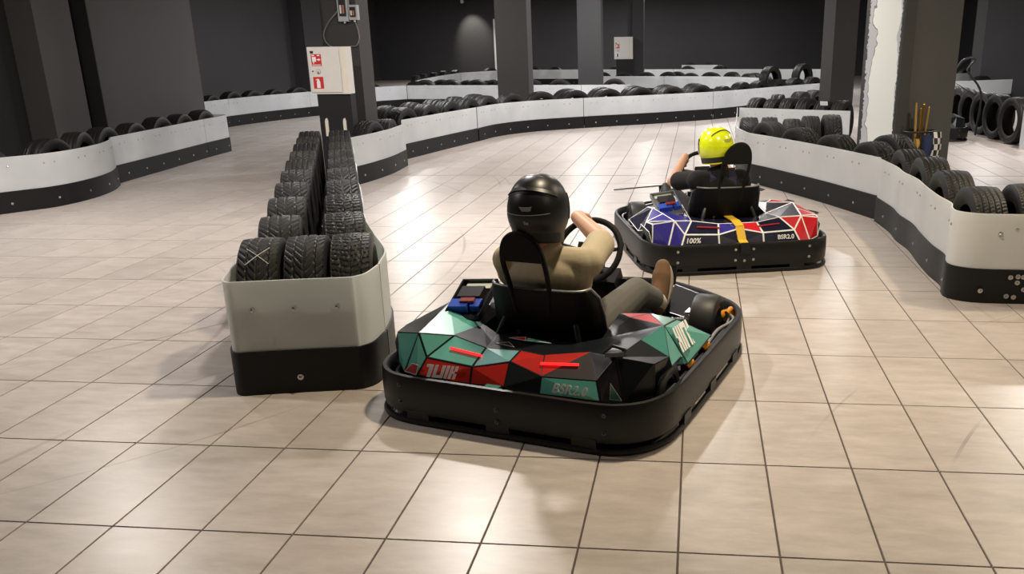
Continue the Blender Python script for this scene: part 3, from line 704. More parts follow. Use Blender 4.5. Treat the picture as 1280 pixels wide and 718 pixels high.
    if S == 1:
        text_plate('BSR2.0', .050, frame(V((.275, .037, .213)), V((1, .04, 0)), V((.0, -.96, .28))), 'k_white', rc, shear=.25, bold=.001)
        logo_plate(V((-.29, .040, .214)), V((1, -.04, .06)), V((0, -.96, .28)), .145, .052, rc)
    elif S == 2:
        text_plate('BSR2.0', .040, frame(V((.30, .041, .213)), V((1, .04, 0)), V((.0, -.96, .28))), 'k_white', rc, bold=.001)
        text_plate('100%', .046, frame(V((-.325, .042, .213)), V((1, -.04, 0)), V((.0, -.96, .28))), 'k_white', rc, shear=.2, bold=.001)
        b = MB()
        prof = [(.40, .300), (.34, .300), (.19, .302), (.095, .284), (.036, .205), (-.040, .190)]
        for i in range(len(prof) - 1):
            (y0, z0), (y1, z1) = prof[i], prof[i + 1]
            b.add([(-.028, y0, z0), (.028, y0, z0), (.028, y1, z1), (-.028, y1, z1), (-.028, y0, z0 + .006), (.028, y0, z0 + .006), (.028, y1 - .004, z1 + .006), (-.028, y1 - .004, z1 + .006)],
                  [(0, 1, 2, 3), (4, 5, 6, 7), (0, 1, 5, 4), (1, 2, 6, 5), (2, 3, 7, 6), (3, 0, 4, 7)])
        b.build('yellow_strap', 'strap_yellow', K)
        MB().box(-.03, .03, -.046, -.034, .135, .205).build('strap_buckle', 'k_black', K)
    # corner pods over the rear wheels and side pods
    for sd in (-1, 1):
        q = (lambda p: p) if sd == 1 else mir
        R = sd == 1; faces = []
        f = lambda pts, c1, c2, line=True, w_=None: faces.append(fc([q(p) for p in pts], c1, c2, line, w_))
        f([A2_, P4, P1, B2_], 'k_dark' if R else 'k_teal', 'k_bred' if R else 'k_blue')
        f([P4, P3, P2, P1], 'k_black' if R else 'k_teal', 'k_bred' if R else 'k_blue')
        f([B2_, P1, C2_], 'k_dark' if R else 'k_teal', 'k_bred' if R else 'k_blue')
        f([P1, P2, P6_], 'k_black' if R else 'k_black', 'k_bred' if R else 'k_navy')
        M1 = tuple((V(P1) + V(P7)) / 2 + V((0, 0, .004)))
        f([P1, P6_, M1], 'k_black', 'k_bred' if R else 'k_blue', S == 2); f([M1, P6_, P7], 'k_teal_dark' if R else 'k_black', 'k_bred' if R else 'k_blue', S == 2)
        f([C2_, P1, P7, D2_], 'k_black' if R else 'k_teal', 'k_navy' if R else 'k_blue')
        f([P2, P6_, (.605, .27, .27), (.59, .18, .255), P3], 'k_black', 'k_navy')
        f([P6_, P7, (.59, .46, .24), (.605, .38, .27), (.605, .27, .27)], 'k_teal' if R else 'k_black', 'k_navy')
        cp = facet_part('corner_pod', K, faces, (.45 * sd, .3, .1))
        if S == 1 and not R:
            facet_part('decal', cp, [([(-.402, .041, .183), (-.478, .070, .180), (-.43, .062, .225), (-.392, .050, .225)], 'k_red', 'k_line', .003)], (-.45, .3, .1), .002)
        if S == 1 and R:
            facet_part('decal', cp, [([(.43, .056, .19), (.475, .072, .185), (.432, .062, .255)], 'k_teal', 'k_line', .003)], (.45, .3, .1), .002)
            b = MB(); b.obox(frame((.42, .135, .345), (1, .5, .1), (0, 0, 1)), .035, .018, .008); b.tube([(.385, .11, .35), (.41, .14, .372), (.455, .155, .358)], .006, 6); b.sphere((.45, .16, .352), .011, 8, 6)
            b.build('latch', 'dark_steel', cp, 40)
        faces = []
        f([D2_, P7, S9, S2_], 'k_black', 'k_navy')
        f([S9, P7, S1], 'k_red' if R else 'k_black', 'k_bred' if R else 'k_navy')
        f([S2_, S9, S1], 'k_red' if R else 'k_black', 'k_white' if not R else 'k_navy')
        f([P7, S3, S1], 'k_teal_dark' if R else 'k_black', 'k_navy')
        f([P7, S5, S4, S3], 'k_teal', 'k_navy')
        f([P7, (.575, .41, .22), S5], 'k_teal_dark', 'k_navy')
        f([S1, S3, S4, S7], 'k_teal' if R else 'k_black', 'k_navy' if R else 'k_white')
        f([S2_, S1, S7, S6], 'k_black', 'k_navy')
        f([D2_, S2_, S6, S8], 'k_black', 'k_black', False)
        sp = facet_part('side_pod', K, faces, (.42 * sd, .6, .1))
        if S == 1 and R:
            logo_plate(V((.552, .615, .287)), V((-.05, -1, .05)), V((.82, .10, .55)), .24, .105, sp)
    # display tray on the left pod
    TM = frame(V((-.385 if S == 1 else -.40, .485, .372)), V((.97, .05, .1)), V((-.05, -.42, .9)))
    b = MB().obox(TM, .085, .125, .006)
    b.obox(TM @ Matrix.Translation((-.083, 0, .014)), .004, .125, .014); b.obox(TM @ Matrix.Translation((.083, 0, .014)), .004, .125, .014); b.obox(TM @ Matrix.Translation((0, .121, .014)), .085, .004, .014)
    tr = b.build('display_tray', 'tray_grey' if S == 2 else 'k_black', K)
    MB().obox(TM @ Matrix.Translation((0, .02, .024)), .055, .035, .02).build('controller', 'k_dark', tr)
    MB().obox(TM @ Matrix.Translation((0, .095, .010)), .062, .018, .003).build('number_label', 'label_white', tr)
    b = MB(); b.obox(TM @ Matrix.Translation((-.03, -.055, .024)), .045, .026, .018); b.obox(TM @ Matrix.Translation((.05, -.05, .022)), .022, .026, .016); b.build('blue_connector', 'cable_blue', tr)
    MB().obox(TM @ Matrix.Translation((.01, -.045, .046)), .034, .012, .006).build('red_connector', 'cable_red', tr)
    if S == 1:
        MB().obox(TM @ Matrix.Translation((.0, -.15, .006)), .03, .014, .006).build('green_button', 'label_green', tr); MB().obox(TM @ Matrix.Translation((-.06, -.155, .006)), .018, .012, .006).build('red_button', 'cable_red', tr)
    # nose, pedals, steering
    faces = []
    f = lambda pts, c1, c2, line=True: faces.append(fc(pts, c1, c2, line))
    f([(-.10, 1.12, .36), (.10, 1.12, .36), (.09, 1.50, .24), (-.09, 1.50, .24)], 'k_matte', 'k_navy')
    f([(-.09, 1.50, .24), (.09, 1.50, .24), (.16, 1.70, .17), (-.16, 1.70, .17)], 'k_black', 'k_navy')
    for sd in (-1, 1):
        q = (lambda p: p) if sd == 1 else mir
        f([q(p) for p in [(.10, 1.12, .36), (.09, 1.50, .24), (.11, 1.50, .07), (.12, 1.12, .07)]], 'k_dark', 'k_navy')
        f([q(p) for p in [(.12, 1.52, .10), (.30, 1.42, .10), (.37, 1.56, .185), (.16, 1.70, .195)]], 'k_matte', 'k_navy')
        f([q(p) for p in [(.16, 1.70, .195), (.37, 1.56, .185), (.41, 1.555, .165), (.15, 1.725, .165)]], 'k_ltblue', 'k_white', False)
    f([(-.10, 1.12, .36), (.10, 1.12, .36), (.12, 1.12, .07), (-.12, 1.12, .07)], 'k_dark', 'k_navy')
    facet_part('nose_fairing', K, faces, (0, 1.45, -.4))
    b = MB().obox(frame((0, 1.09, .36), (1, 0, 0), (0, -.5, .86)), .07, .05, .03); b.build('dash_box', 'k_black' if S == 1 else 'k_navy', K)
    sw = MB().tube([wheel_pt(2 * PI * k / 40) for k in range(40)], .0145, 10, closed=True).build('steering_wheel', 'pad_black', K, 60)
    b = MB()
    for ph in (0.15, PI - .15, -PI / 2): b.tube([WC - WN * .02, wheel_pt(ph, WR * .55) - WN * .012, wheel_pt(ph)], .010, 6)
    b.build('spokes', 'dark_steel', sw, 40)
    MB().obox(frame(WC - WN * .005, WU, WN), .055, .04, .014).build('wheel_hub', 'pad_black', sw)
    MB().cyl(WC - WN * .02, V((0, 1.36, .14)), .011, n=10).build('steering_column', 'steel', sw, 40)
    for sd in (-1, 1):
        b = MB().tube([(sd * .2, 1.36, .07), (sd * .2, 1.47, .22), (sd * .2, 1.50, .33)], .010, 8); b.obox(frame((sd * .2, 1.485, .30), (1, 0, 0), (0, -.96, .3)), .035, .05, .006)
        b.build('pedal', 'k_matte', K, 40)
    # seat: bucket shell swept along its centreline
    b = MB(); stations = [(.335, .50, .215, .06), (.342, .44, .235, .10), (.365, .34, .24, .12), (.40, .23, .235, .13), (.47, .13, .225, .13), (.60, .09, .20, .12), (.72, .088, .195, .10), (.84, .10, .19, .07), (.93, .125, .175, .045)]
    n = 15
    for th, flip in ((0, 0), (.012, 1)):
        vs = []
        for i, (y, z, hw, wing) in enumerate(stations):
            y0, z0 = stations[max(i - 1, 0)][:2]; y1, z1 = stations[min(i + 1, len(stations) - 1)][:2]
            t = V((0, y1 - y0, z1 - z0)).normalized(); nn = V((0, -t.z, t.y)); nn = -nn if nn.z < 0 and abs(nn.z) > .5 else nn
            nn = V((0, -t.z, t.y))
            for k in range(n):
                u = k / (n - 1) * 2 - 1; x = hw * math.sin(u * PI / 2) * (1 + .0) ; lift = wing * (abs(u) ** 3)
                p = V((x, y, z)) + nn * (lift - th)
                vs.append(p)
        fs = [(i * n + k, i * n + k + 1, (i + 1) * n + k + 1, (i + 1) * n + k) for i in range(len(stations) - 1) for k in range(n - 1)]
        b.add(vs, fs)
        if not flip: rim_pts = [vs[k] for k in range(n)] + [vs[i * n + n - 1] for i in range(1, len(stations))] ; rim_left = [vs[i * n] for i in range(len(stations) - 1, 0, -1)]
    seat = b.build('seat', 'seat_black', K, 60)
    MB().tube(rim_left + rim_pts, .008, 8).build('seat_rim', 'tray_grey', seat, 60)
    bolts = MB()
    for x, z in ((-.10, .30), (-.06, .27), (.06, .28), (.10, .26)): bolts.cyl((x, .40, z), (x, .355 + (.34 - z) * .25, z), .010, n=8)
    tag(bolts.build('bolts', 'steel', seat), kind='stuff')
    for sd in (-1, 1): MB().tube([(sd * .16, .37, .36), (sd * .19, .34, .28), (sd * .19, .34, .10)], .012, 8).build('seat_stay', 'dark_steel', seat, 40)
    # head restraint: narrow loop with a padded upper half
    hx = .0 if S == 2 else -.015; lean = .05 if S == 2 else -.035
    loop = [(hx - .075, .375, .40), (hx - .088 + lean * .2, .355, .52), (hx - .092 + lean * .6, .34, .62), (hx - .075 + lean * .85, .335, .69), (hx - .03 + lean, .332, .728), (hx + .03 + lean, .332, .728), (hx + .075 + lean * .85, .335, .69), (hx + .092 + lean * .6, .34, .62), (hx + .088 + lean * .2, .355, .52), (hx + .075, .375, .40)]
    dz = .06 if S == 2 else 0.
    loop = [(x, y - .03, z + dz * max(0, (z - .4) / .33)) for x, y, z in loop]
    hr_ = MB().tube(cat(loop, 4), .011, 8).build('head_restraint', 'pad_black', K, 60)
    b = MB(); cl = cat(loop, 4); nn_ = len(cl) // 2; 
    zlo = .60 + dz
    L_ = [p for p in cl[:nn_ + 1] if p.z >= zlo]; R_ = [p for p in reversed(cl[nn_:]) if p.z >= zlo]; mlen = min(len(L_), len(R_)); L_, R_ = L_[:mlen], R_[:mlen]
    for off in (-.016, .012):
        vs = []
        for l, r in zip(L_, R_): vs += [l + V((0, off, 0)), r + V((0, off, 0))]
        b.add(vs, [(2 * i, 2 * i + 1, 2 * i + 3, 2 * i + 2) for i in range(mlen - 1)])
    h2 = 2 * mlen
    b.f += [(2 * i, 2 * i + 2, h2 + 2 * i + 2, h2 + 2 * i) for i in range(mlen - 1)] + [(2 * i + 1, 2 * i + 3, h2 + 2 * i + 3, h2 + 2 * i + 1) for i in range(mlen - 1)] + [(0, 1, h2 + 1, h2)]
    b.m += [0] * (2 * (mlen - 1) + 1)
    b.build('pad', 'pad_black', hr_, 60)
    if mounts:
        for y, sd in ((.56, 1), (.80, 1), (1.36, 1), (.56, -1), (.80, -1), (1.36, -1)):
            p = out_at(y, sd, .060)
            b = MB().tube([(p.x - .025, y, .150), (p.x + .02, y, .165)], .028, 10); b.tube([(p.x, y - .036, .175), (p.x + .012 * sd, y, .190), (p.x, y + .036, .175)], .012, 8)
            b.build('bumper_mount', 'mount_orange', K, 40)
        for x in (-.22, .36):
            MB().tube([(x - .03, .018, .168), (x + .03, .018, .166)], .014, 8).build('bumper_mount', 'mount_orange', K, 40)
        MB().box(-.075, -.015, .004, .05, .165, .19).build('charge_socket', 'k_teal_dark', K)
    # cable loop at the front right corner
    MB().tube(cat([(.58, .86, .17), (.575, 1.05, .175), (.60, 1.22, .17), (.57, 1.32, .165), (.50, 1.40, .15)], 5), .008, 8).build('brake_line', 'cable_grey', K, 60)
    return K
K1 = make_kart((-.70, .777), math.radians(-16.2), 1, 'teal, red and black electric go kart in the foreground', True)
K2 = make_kart((.345, 3.41), math.radians(14.7), 2, 'navy, purple and red electric go kart with white lines, further back', False, mounts=False)
K3 = make_kart((3.33, 11.2), math.radians(4), 3, 'parked dark go kart behind the torn white column, mostly hidden', False, mounts=False)
b = MB(); b.tube(cat([(4.24, 12.05, .012), (4.24, 12.0, .62), (4.02, 12.0, .93), (4.04, 12.0, 1.02), (4.10, 12.0, 1.10), (4.05, 12.0, 1.135), (3.93, 12.0, 1.10), (3.84, 12.0, .98)], 6), .016, 8)
tf_ = tag(b.build('tube_frame', 'black_wire', None, 60), 'bent tube frame standing behind the parked kart beside the wide pier', 'frame')
MB().tube([(3.74, 12.05, .012), (3.82, 12.02, .80), (4.16, 12.0, .60)], .014, 8).build('brace', 'black_wire', tf_, 60)
MB().tube(cat([(4.105, 12.0, 1.108), (4.05, 12.0, 1.153), (3.93, 12.0, 1.118)], 5), .006, 6).build('bright_edge', 'steel', tf_, 60)

# ------------------------------------------------------------------ people
def blob(name, prims, matname, parent, voxel=.007, smooth=6, fac=.5):
    """prims: ('c', p0, r0, p1, r1) tapered capsule, ('e', c, (rx,ry,rz), Matrix or None) ellipsoid -> one continuous surface"""
    b = MB()
    for q in prims:
        if q[0] == 'c':
            _, p0, r0, p1, r1 = q; p0, p1 = V(p0), V(p1)
            b.cyl(p0, p1, r0, r1, n=16); b.sphere(p0, r0, 16, 10); b.sphere(p1, r1, 16, 10)
        else: b.sphere(q[1], q[2], 24, 14, 0, q[3])
    me = bpy.data.meshes.new('raw'); me.from_pydata(b.v, [], b.f)
    bm = bmesh.new(); bm.from_mesh(me); bmesh.ops.recalc_face_normals(bm, faces=bm.faces[:]); bm.to_mesh(me); bm.free()
    t = bpy.data.objects.new('raw', me); COL.objects.link(t)
    r = t.modifiers.new('r', 'REMESH'); r.mode = 'VOXEL'; r.voxel_size = voxel; r.use_smooth_shade = True
    s = t.modifiers.new('s', 'SMOOTH'); s.iterations = smooth; s.factor = fac
    out = bpy.data.meshes.new_from_object(t.evaluated_get(bpy.context.evaluated_depsgraph_get()))
    bpy.data.objects.remove(t); bpy.data.meshes.remove(me)
    out.name = name; out.materials.clear(); out.materials.append(MAT[matname]); out.polygons.foreach_set('use_smooth', [True] * len(out.polygons))
    return link(name, out, parent)
def chain(pts, rs): return [('c', pts[i], rs[i], pts[i + 1], rs[i + 1]) for i in range(len(pts) - 1)]
def hand_on_wheel(phi, wrist, scale=1., inward=False):
    """palm and five fingers closed round the rim at angle phi; returns capsules"""
    gpt = wheel_pt(phi); rho = (gpt - WC).normalized(); tau = WN.cross(rho).normalized(); wrist = V(wrist)
    out = []; s = scale; R = .0145
    d = (wrist - gpt).normalized(); sgn = 1 if tau.dot(d) >= 0 else -1
    palm_c = gpt + WN * (R + .012) + rho * .012
    for k in range(4):
        base = palm_c + tau * ((k - 1.5) * .019 * s) - rho * .004
        out.append(('c', wrist, .022 * s, base, .012 * s))
        rr = R + .010; c = gpt + tau * ((k - 1.5) * .0195 * s); L = (1.0, 1.06, 1.0, .88)[k]
        pts = [base]
        for a in (60, 115, 175, 235 * L):
            a = math.radians(a); pts.append(c + (WN * math.cos(a) + rho * math.sin(a)) * rr)
        out += chain(pts, [.0115 * s, .0105 * s, .0098 * s, .009 * s, .0082 * s])
    out.append(('e', palm_c + (wrist - palm_c) * .25, (.030 * s, .034 * s, .020 * s), frame((0, 0, 0), tau, WN).to_3x3()))
    tb = palm_c + tau * (sgn * .030 * s) + (wrist - palm_c) * .35
    c = gpt + tau * (sgn * -.0 + .040 * s * (1 if sgn > 0 else -1))
    out += chain([tb, c + WN * (R + .012) - rho * .006, c + WN * .006 - rho * (R + .011), c - WN * .012 - rho * (R + .008)], [.014 * s, .0118 * s, .0105 * s, .009 * s])
    return out
def helmet(parent, c, rx, ry, rz, main, yaw, tilt, style):
    Rm = Matrix.Rotation(yaw, 4, 'Z') @ Matrix.Rotation(tilt[0], 4, 'X') @ Matrix.Rotation(tilt[1], 4, 'Y'); M = Matrix.Translation(c) @ Rm
    nu, nv = 40, 26; zb = -.86
    def P(t, p, k=1.):
        z = math.cos(t); r = math.sin(t) ** .86
        if z < -.25: r *= 1 - .03 * ((-.25 - z) / .55) ** 1.5; r = max(r, .74 * math.sin(1.82) ** .86 + .12)
        x, y = r * math.cos(p), r * math.sin(p)
        if y > 0 and z < .1: y *= 1.0 + .16 * min(1, (.1 - z) / .5)       # chin bar reaches forward (local +y)
        if y < 0 and z < -.2: y *= 1 - .10 * min(1, (-.2 - z) / .5)
        return V((x * rx * k, y * ry * k, z * rz * k))
    tmax = math.acos(zb); b = MB(); vs = [M @ P(0, 0)]
    for j in range(1, nv + 1):
        for i in range(nu): vs.append(M @ P(tmax * j / nv, 2 * PI * i / nu))
    for i in range(nu): vs.append(M @ (P(tmax, 2 * PI * i / nu, .90) + V((0, 0, .002))))
    for i in range(nu): vs.append(M @ (P(tmax * .8, 2 * PI * i / nu, .86)))
    fs = [(0, 1 + i, 1 + (i + 1) % nu) for i in range(nu)]
    for j in range(nv + 1):
        for i in range(nu):
            a = 1 + j * nu; fs.append((a + i, a + nu + i, a + nu + (i + 1) % nu, a + (i + 1) % nu))
    b.add(vs, fs); h = b.build('helmet', main, parent, 60)
    # visor at the front
    b = MB(); vs = []; nj, ni = 8, 22
    for j in range(nj + 1):
        for i in range(ni + 1):
            t = math.radians(62 + 42 * j / nj); p = PI / 2 + math.radians(-72 + 144 * i / ni); vs.append(M @ P(t, p, 1.025))
    b.add(vs, [(j * (ni + 1) + i, j * (ni + 1) + i + 1, (j + 1) * (ni + 1) + i + 1, (j + 1) * (ni + 1) + i) for j in range(nj) for i in range(ni)])
    b.build('visor', 'visor', h, 60)
    # rear spoiler vent and trim lines
    def band(t0, t1, p0, p1, k0, k1, nm, mt, n=20, bow=0.):
        b = MB(); vs = []
        for i in range(n + 1):
            u = i / n * 2 - 1; p = -PI / 2 + math.radians(p0 + (p1 - p0) * i / n); bw = math.radians(bow) * u * u
            for t, k in ((t0, .985), (t0, k0), (t1, k1), (t1, .985)): vs.append(M @ P(math.radians(t) + bw, p, k))
        fs = []
        for i in range(n):
            for q in range(4): fs.append((i * 4 + q, i * 4 + (q + 1) % 4, (i + 1) * 4 + (q + 1) % 4, (i + 1) * 4 + q))
        fs += [(0, 1, 2, 3), tuple(n * 4 + q for q in (3, 2, 1, 0))]
        b.add(vs, fs); return b.build(nm, mt, h, 40)
    if style == 'black':
        band(20, 58, -62, 62, 1.005, 1.045, 'rear_spoiler', main, bow=10)
        band(58.5, 62, -60, 60, 1.012, 1.006, 'vent_gap', 'helmet_trim', bow=10)
        band(96, 97.2, -58, 45, 1.012, 1.012, 'trim_line', 'helmet_grey', bow=-4)
        band(126, 143, -80, 80, 1.012, 1.010, 'lower_trim', 'helmet_trim')
        for tt, sz, tx in ((87, (.026, .009), 1), (108, (.010, .008), 0)):
            p = M @ P(math.radians(tt), -PI / 2, 1.003); n_ = (M.to_3x3() @ V((0, -1, .0))).normalized(); x_ = (M.to_3x3() @ V((1, 0, 0)))
            F = frame(p, x_, n_); b = MB()
            if tx: q = [(-.026, .008), (.014, .008), (.026, .012), (.022, -.006), (.012, -.009), (-.014, -.009)]
            else: q = [(-.010, .008), (.0, .002), (.012, .002), (.010, -.008), (-.006, -.008)]
            poly_plate(q, F, .003).build('emblem', 'helmet_grey', h)
    else:
        band(36, 40, -52, 52, 1.02, 1.02, 'vent_gap', 'helmet_trim', bow=16)
        band(92, 94, -62, 62, 1.016, 1.012, 'ridge', main, bow=-9)
        band(121, 143, -150, 150, 1.012, 1.010, 'lower_trim', 'helmet_trim', n=40)
        p = M @ P(math.radians(78), -PI / 2 + .12, 1.004); F = frame(p, M.to_3x3() @ V((1, .1, 0)), M.to_3x3() @ V((.12, -1, .15)))
        b = MB()
        for yy, ww in ((.012, .035), (.004, .030), (-.004, .020)):
            for xx in np.arange(-ww, ww, .008):
                q = poly_plate([(xx, yy), (xx + .005, yy), (xx + .005, yy + .004), (xx, yy + .004)], F, .002); b.add(q.v, q.f)
        tag(b.build('print', 'helmet_grey', h), kind='stuff')
    return h
def shoe(parent, heel, toe, up, matname, side):
    heel, toe, up = V(heel), V(toe), V(up); ax = (toe - heel).normalized(); L = (toe - heel).length; up = (up - ax * up.dot(ax)).normalized(); sd = ax.cross(up)
    at = lambda a, u, s_=0.: heel + ax * (a * L) + up * u + sd * s_
    sh = blob('shoe', [('c', at(.06, .040), .042, at(.35, .042), .045), ('c', at(.35, .040), .045, at(.72, .028), .048), ('c', at(.72, .028), .048, at(.92, .022), .038),
                       ('c', at(.05, .04), .034, at(.12, .085), .036), ('c', at(.12, .085), .036, at(.32, .075), .032), ('c', at(.32, .072), .030, at(.6, .045), .032)], matname, parent, .006, 5)
    poly = []
    for i in range(28):
        a = 2 * PI * i / 28; u = .5 - .54 * math.cos(a); wdt = .049 + .006 * math.sin((u - .2) * 2.2); poly.append((u * L, wdt * math.sin(a)))
    M = Matrix.Identity(4)
    for i in range(3): M[i][0], M[i][1], M[i][2], M[i][3] = ax[i], sd[i], up[i], (heel - up * .016)[i]
    poly_plate(poly, M, .022).build('sole', 'shoe_sole' if matname == 'shoe_brown' else 'helmet_grey', sh)
    b = MB()
    for a in (.40, .48, .56, .64): b.tube([at(a, .068 - (a - .4) * .06, -.026), at(a + .02, .084 - (a - .4) * .09, 0), at(a, .068 - (a - .4) * .06, .026)], .0035, 6)
    b.build('laces', matname, sh, 60)
    return sh
def person(K, label, spec):
    root_loc, rz = K.location.copy(), K.rotation_euler.z
    s = spec; sh = s['shift']; S_ = lambda p: V(p) + V(sh)
    body = []
    body += [('e', S_((0, .57, .25)), (.155, .11, .105), None), ('e', S_((0, .53, .38)), (.145, .10, .13), None), ('e', S_((0, .475, .52)), (.165, .10, .13), None)]
    body += chain([S_((-.15, .455, .59)), S_((.15, .465, .59))], [.05, .05])
    head = V(s['head'])
    body += chain([S_((0, .455, .58)), S_((0, .44, .64)), head + V((0, .01, -.07))], [.058, .052, .05]) + [('e', head, (.075, .095, .105), None), ('c', head + V((0, .09, -.01)), .012, head + V((0, .103, -.02)), .013)]
    for side in ('L', 'R'):
        a = s['arm' + side]; body += chain([V(p) for p in a['pts']], a['r']); body += hand_on_wheel(a['phi'], a['pts'][-1], s['hand'])
        l = s['leg' + side]; body += chain([V(p) for p in l], [.075, .05, .036])
        body += chain([V(l[2]), V(l[2]) + V((0, .02, -.03)), V(s['toe' + side]) * .8 + V(l[2]) * .2], [.036, .034, .028])
    P_ = blob('person', body, 'skin', None, .006, 3)
    P_.location = root_loc; P_.rotation_euler = (0, 0, rz); tag(P_, label, 'person')
    # shirt
    w_ = s['w']
    shirt = [('e', S_((0, .565, .27)), (.178 * w_, .128, .11), None), ('e', S_((0, .53, .38)), (.170 * w_, .122, .15), None), ('e', S_((0, .478, .51)), (.190 * w_, .122, .145), None)]
    shirt += chain([S_((-.155, .452, .585)), S_((.155, .462, .585))], [.068, .068]) + chain([S_((0, .452, .585)), S_((0, .446, .652))], [.082, .066])
    for side in ('L', 'R'):
        a = s['arm' + side]; p0, p1 = V(a['pts'][0]), V(a['pts'][1]); e = p0.lerp(p1, s['sleeve']); shirt += chain([p0, p0.lerp(e, .5), e], [.064, .062, .066])
    shirt.append(('e', S_((0, .455, .535)), (.205 * w_, .105, .10), None))
    # folds
    rnd = random.Random(3)
    for k in range(7):
        z = .30 + .045 * k; shirt.append(('c', S_((-.13, .43 + .01 * k, z)), .012, S_((.10, .415 + .004 * k, z + rnd.uniform(-.03, .03))), .012))
    blob('shirt', shirt, s['shirt'], P_, .006, 9)
    tr = [('e', S_((0, .58, .225)), (.175 * w_, .13, .095), None)]
    for side in ('L', 'R'):
        l = [V(p) for p in s['leg' + side]]; k1 = l[1].lerp(l[2], s['cuff']); tr += chain([l[0], l[0].lerp(l[1], .5), l[1], l[1].lerp(k1, .5), k1], [.092, .084, .068, .060, .056])
    blob('trousers', tr, s['trousers'], P_, .006, 4)
    for side in ('L', 'R'):
        l = s['leg' + side]; a = V(l[1]).lerp(V(l[2]), .80); MB().tube([a, V(l[2]), V(l[2]) + V((0, .02, -.015))], [.041, .040, .039], 14).build('sock', 'sock', P_, 60)
        ax = V(s['toe' + side]) - V(s['heel' + side])
        shoe(P_, s['heel' + side], s['toe' + side], V(l[1]) - V(l[2]), s['shoe'], side)
    helmet(P_, head + V((0, .005, .012)), s['hs'][0], s['hs'][1], s['hs'][2], s['hmat'], s['hyaw'], s['htilt'], s['hstyle'])
    return P_
spec1 = dict(shift=(-.01, .02, 0), w=1., head=(-.02, .425, .795), hand=1.0, sleeve=.80, shirt='shirt_khaki', trousers='trouser_grey', shoe='shoe_brown', cuff=.72,
    armR=dict(pts=[(.165, .50, .588), (.125, .755, .625), (-.07, .93, .685)], r=[.055, .047, .031], phi=math.radians(112)),
    armL=dict(pts=[(-.185, .455, .585), (-.27, .66, .46), (-.20, .86, .50)], r=[.055, .042, .028], phi=math.radians(188)),
    legR=[(.09, .62, .215), (.205, .965, .345), (.205, 1.29, .215)], legL=[(-.09, .62, .215), (-.20, .96, .35), (-.2, 1.29, .21)],
    heelR=(.195, 1.345, .150), toeR=(.19, 1.425, .375), heelL=(-.2, 1.345, .150), toeL=(-.2, 1.45, .38),
    hs=(.122, .148, .146), hmat='helmet_black', hyaw=math.radians(6), htilt=(math.radians(-8), 0), hstyle='black')
person(K1, 'person in khaki shirt and black helmet driving the teal kart', spec1)
spec2 = dict(shift=(-.05, -.01, -.045), w=.88, head=(-.075, .44, .755), hand=.88, sleeve=.72, shirt='shirt_black', trousers='trouser_dark', shoe='shoe_black', cuff=.9,
    armL=dict(pts=[(-.19, .46, .545), (-.315, .70, .50), (-.165, .93, .645)], r=[.048, .036, .024], phi=math.radians(142)),
    armR=dict(pts=[(.10, .46, .545), (.20, .68, .47), (.19, .88, .53)], r=[.048, .036, .024], phi=math.radians(10)),
    legR=[(.05, .62, .20), (.20, .97, .34), (.205, 1.29, .215)], legL=[(-.12, .62, .20), (-.23, .96, .345), (-.2, 1.29, .21)],
    heelR=(.205, 1.335, .150), toeR=(.2, 1.42, .36), heelL=(-.2, 1.335, .150), toeL=(-.2, 1.42, .36),
    hs=(.112, .135, .128), hmat='helmet_yellow', hyaw=math.radians(18), htilt=(math.radians(-6), math.radians(-5)), hstyle='yellow')
P2_ = person(K2, 'person in black shirt and fluorescent yellow helmet driving the navy kart', spec2)
b = MB()
for x0, x1 in ((-.11, -.10), (.02, .03)):
    pts = [(x0, .40, .36), (x0, .355, .46), (x1, .375, .56), (x1, .43, .615), (x1, .52, .58)]
    for i in range(len(pts) - 1):
        a, c = V(pts[i]), V(pts[i + 1]); M = frame((a + c) / 2, (1, 0, 0), (c - a).cross(V((1, 0, 0)))); b.obox(M, .026, (c - a).length / 2 + .004, .004)
b.build('harness', 'harness_blue', P2_)

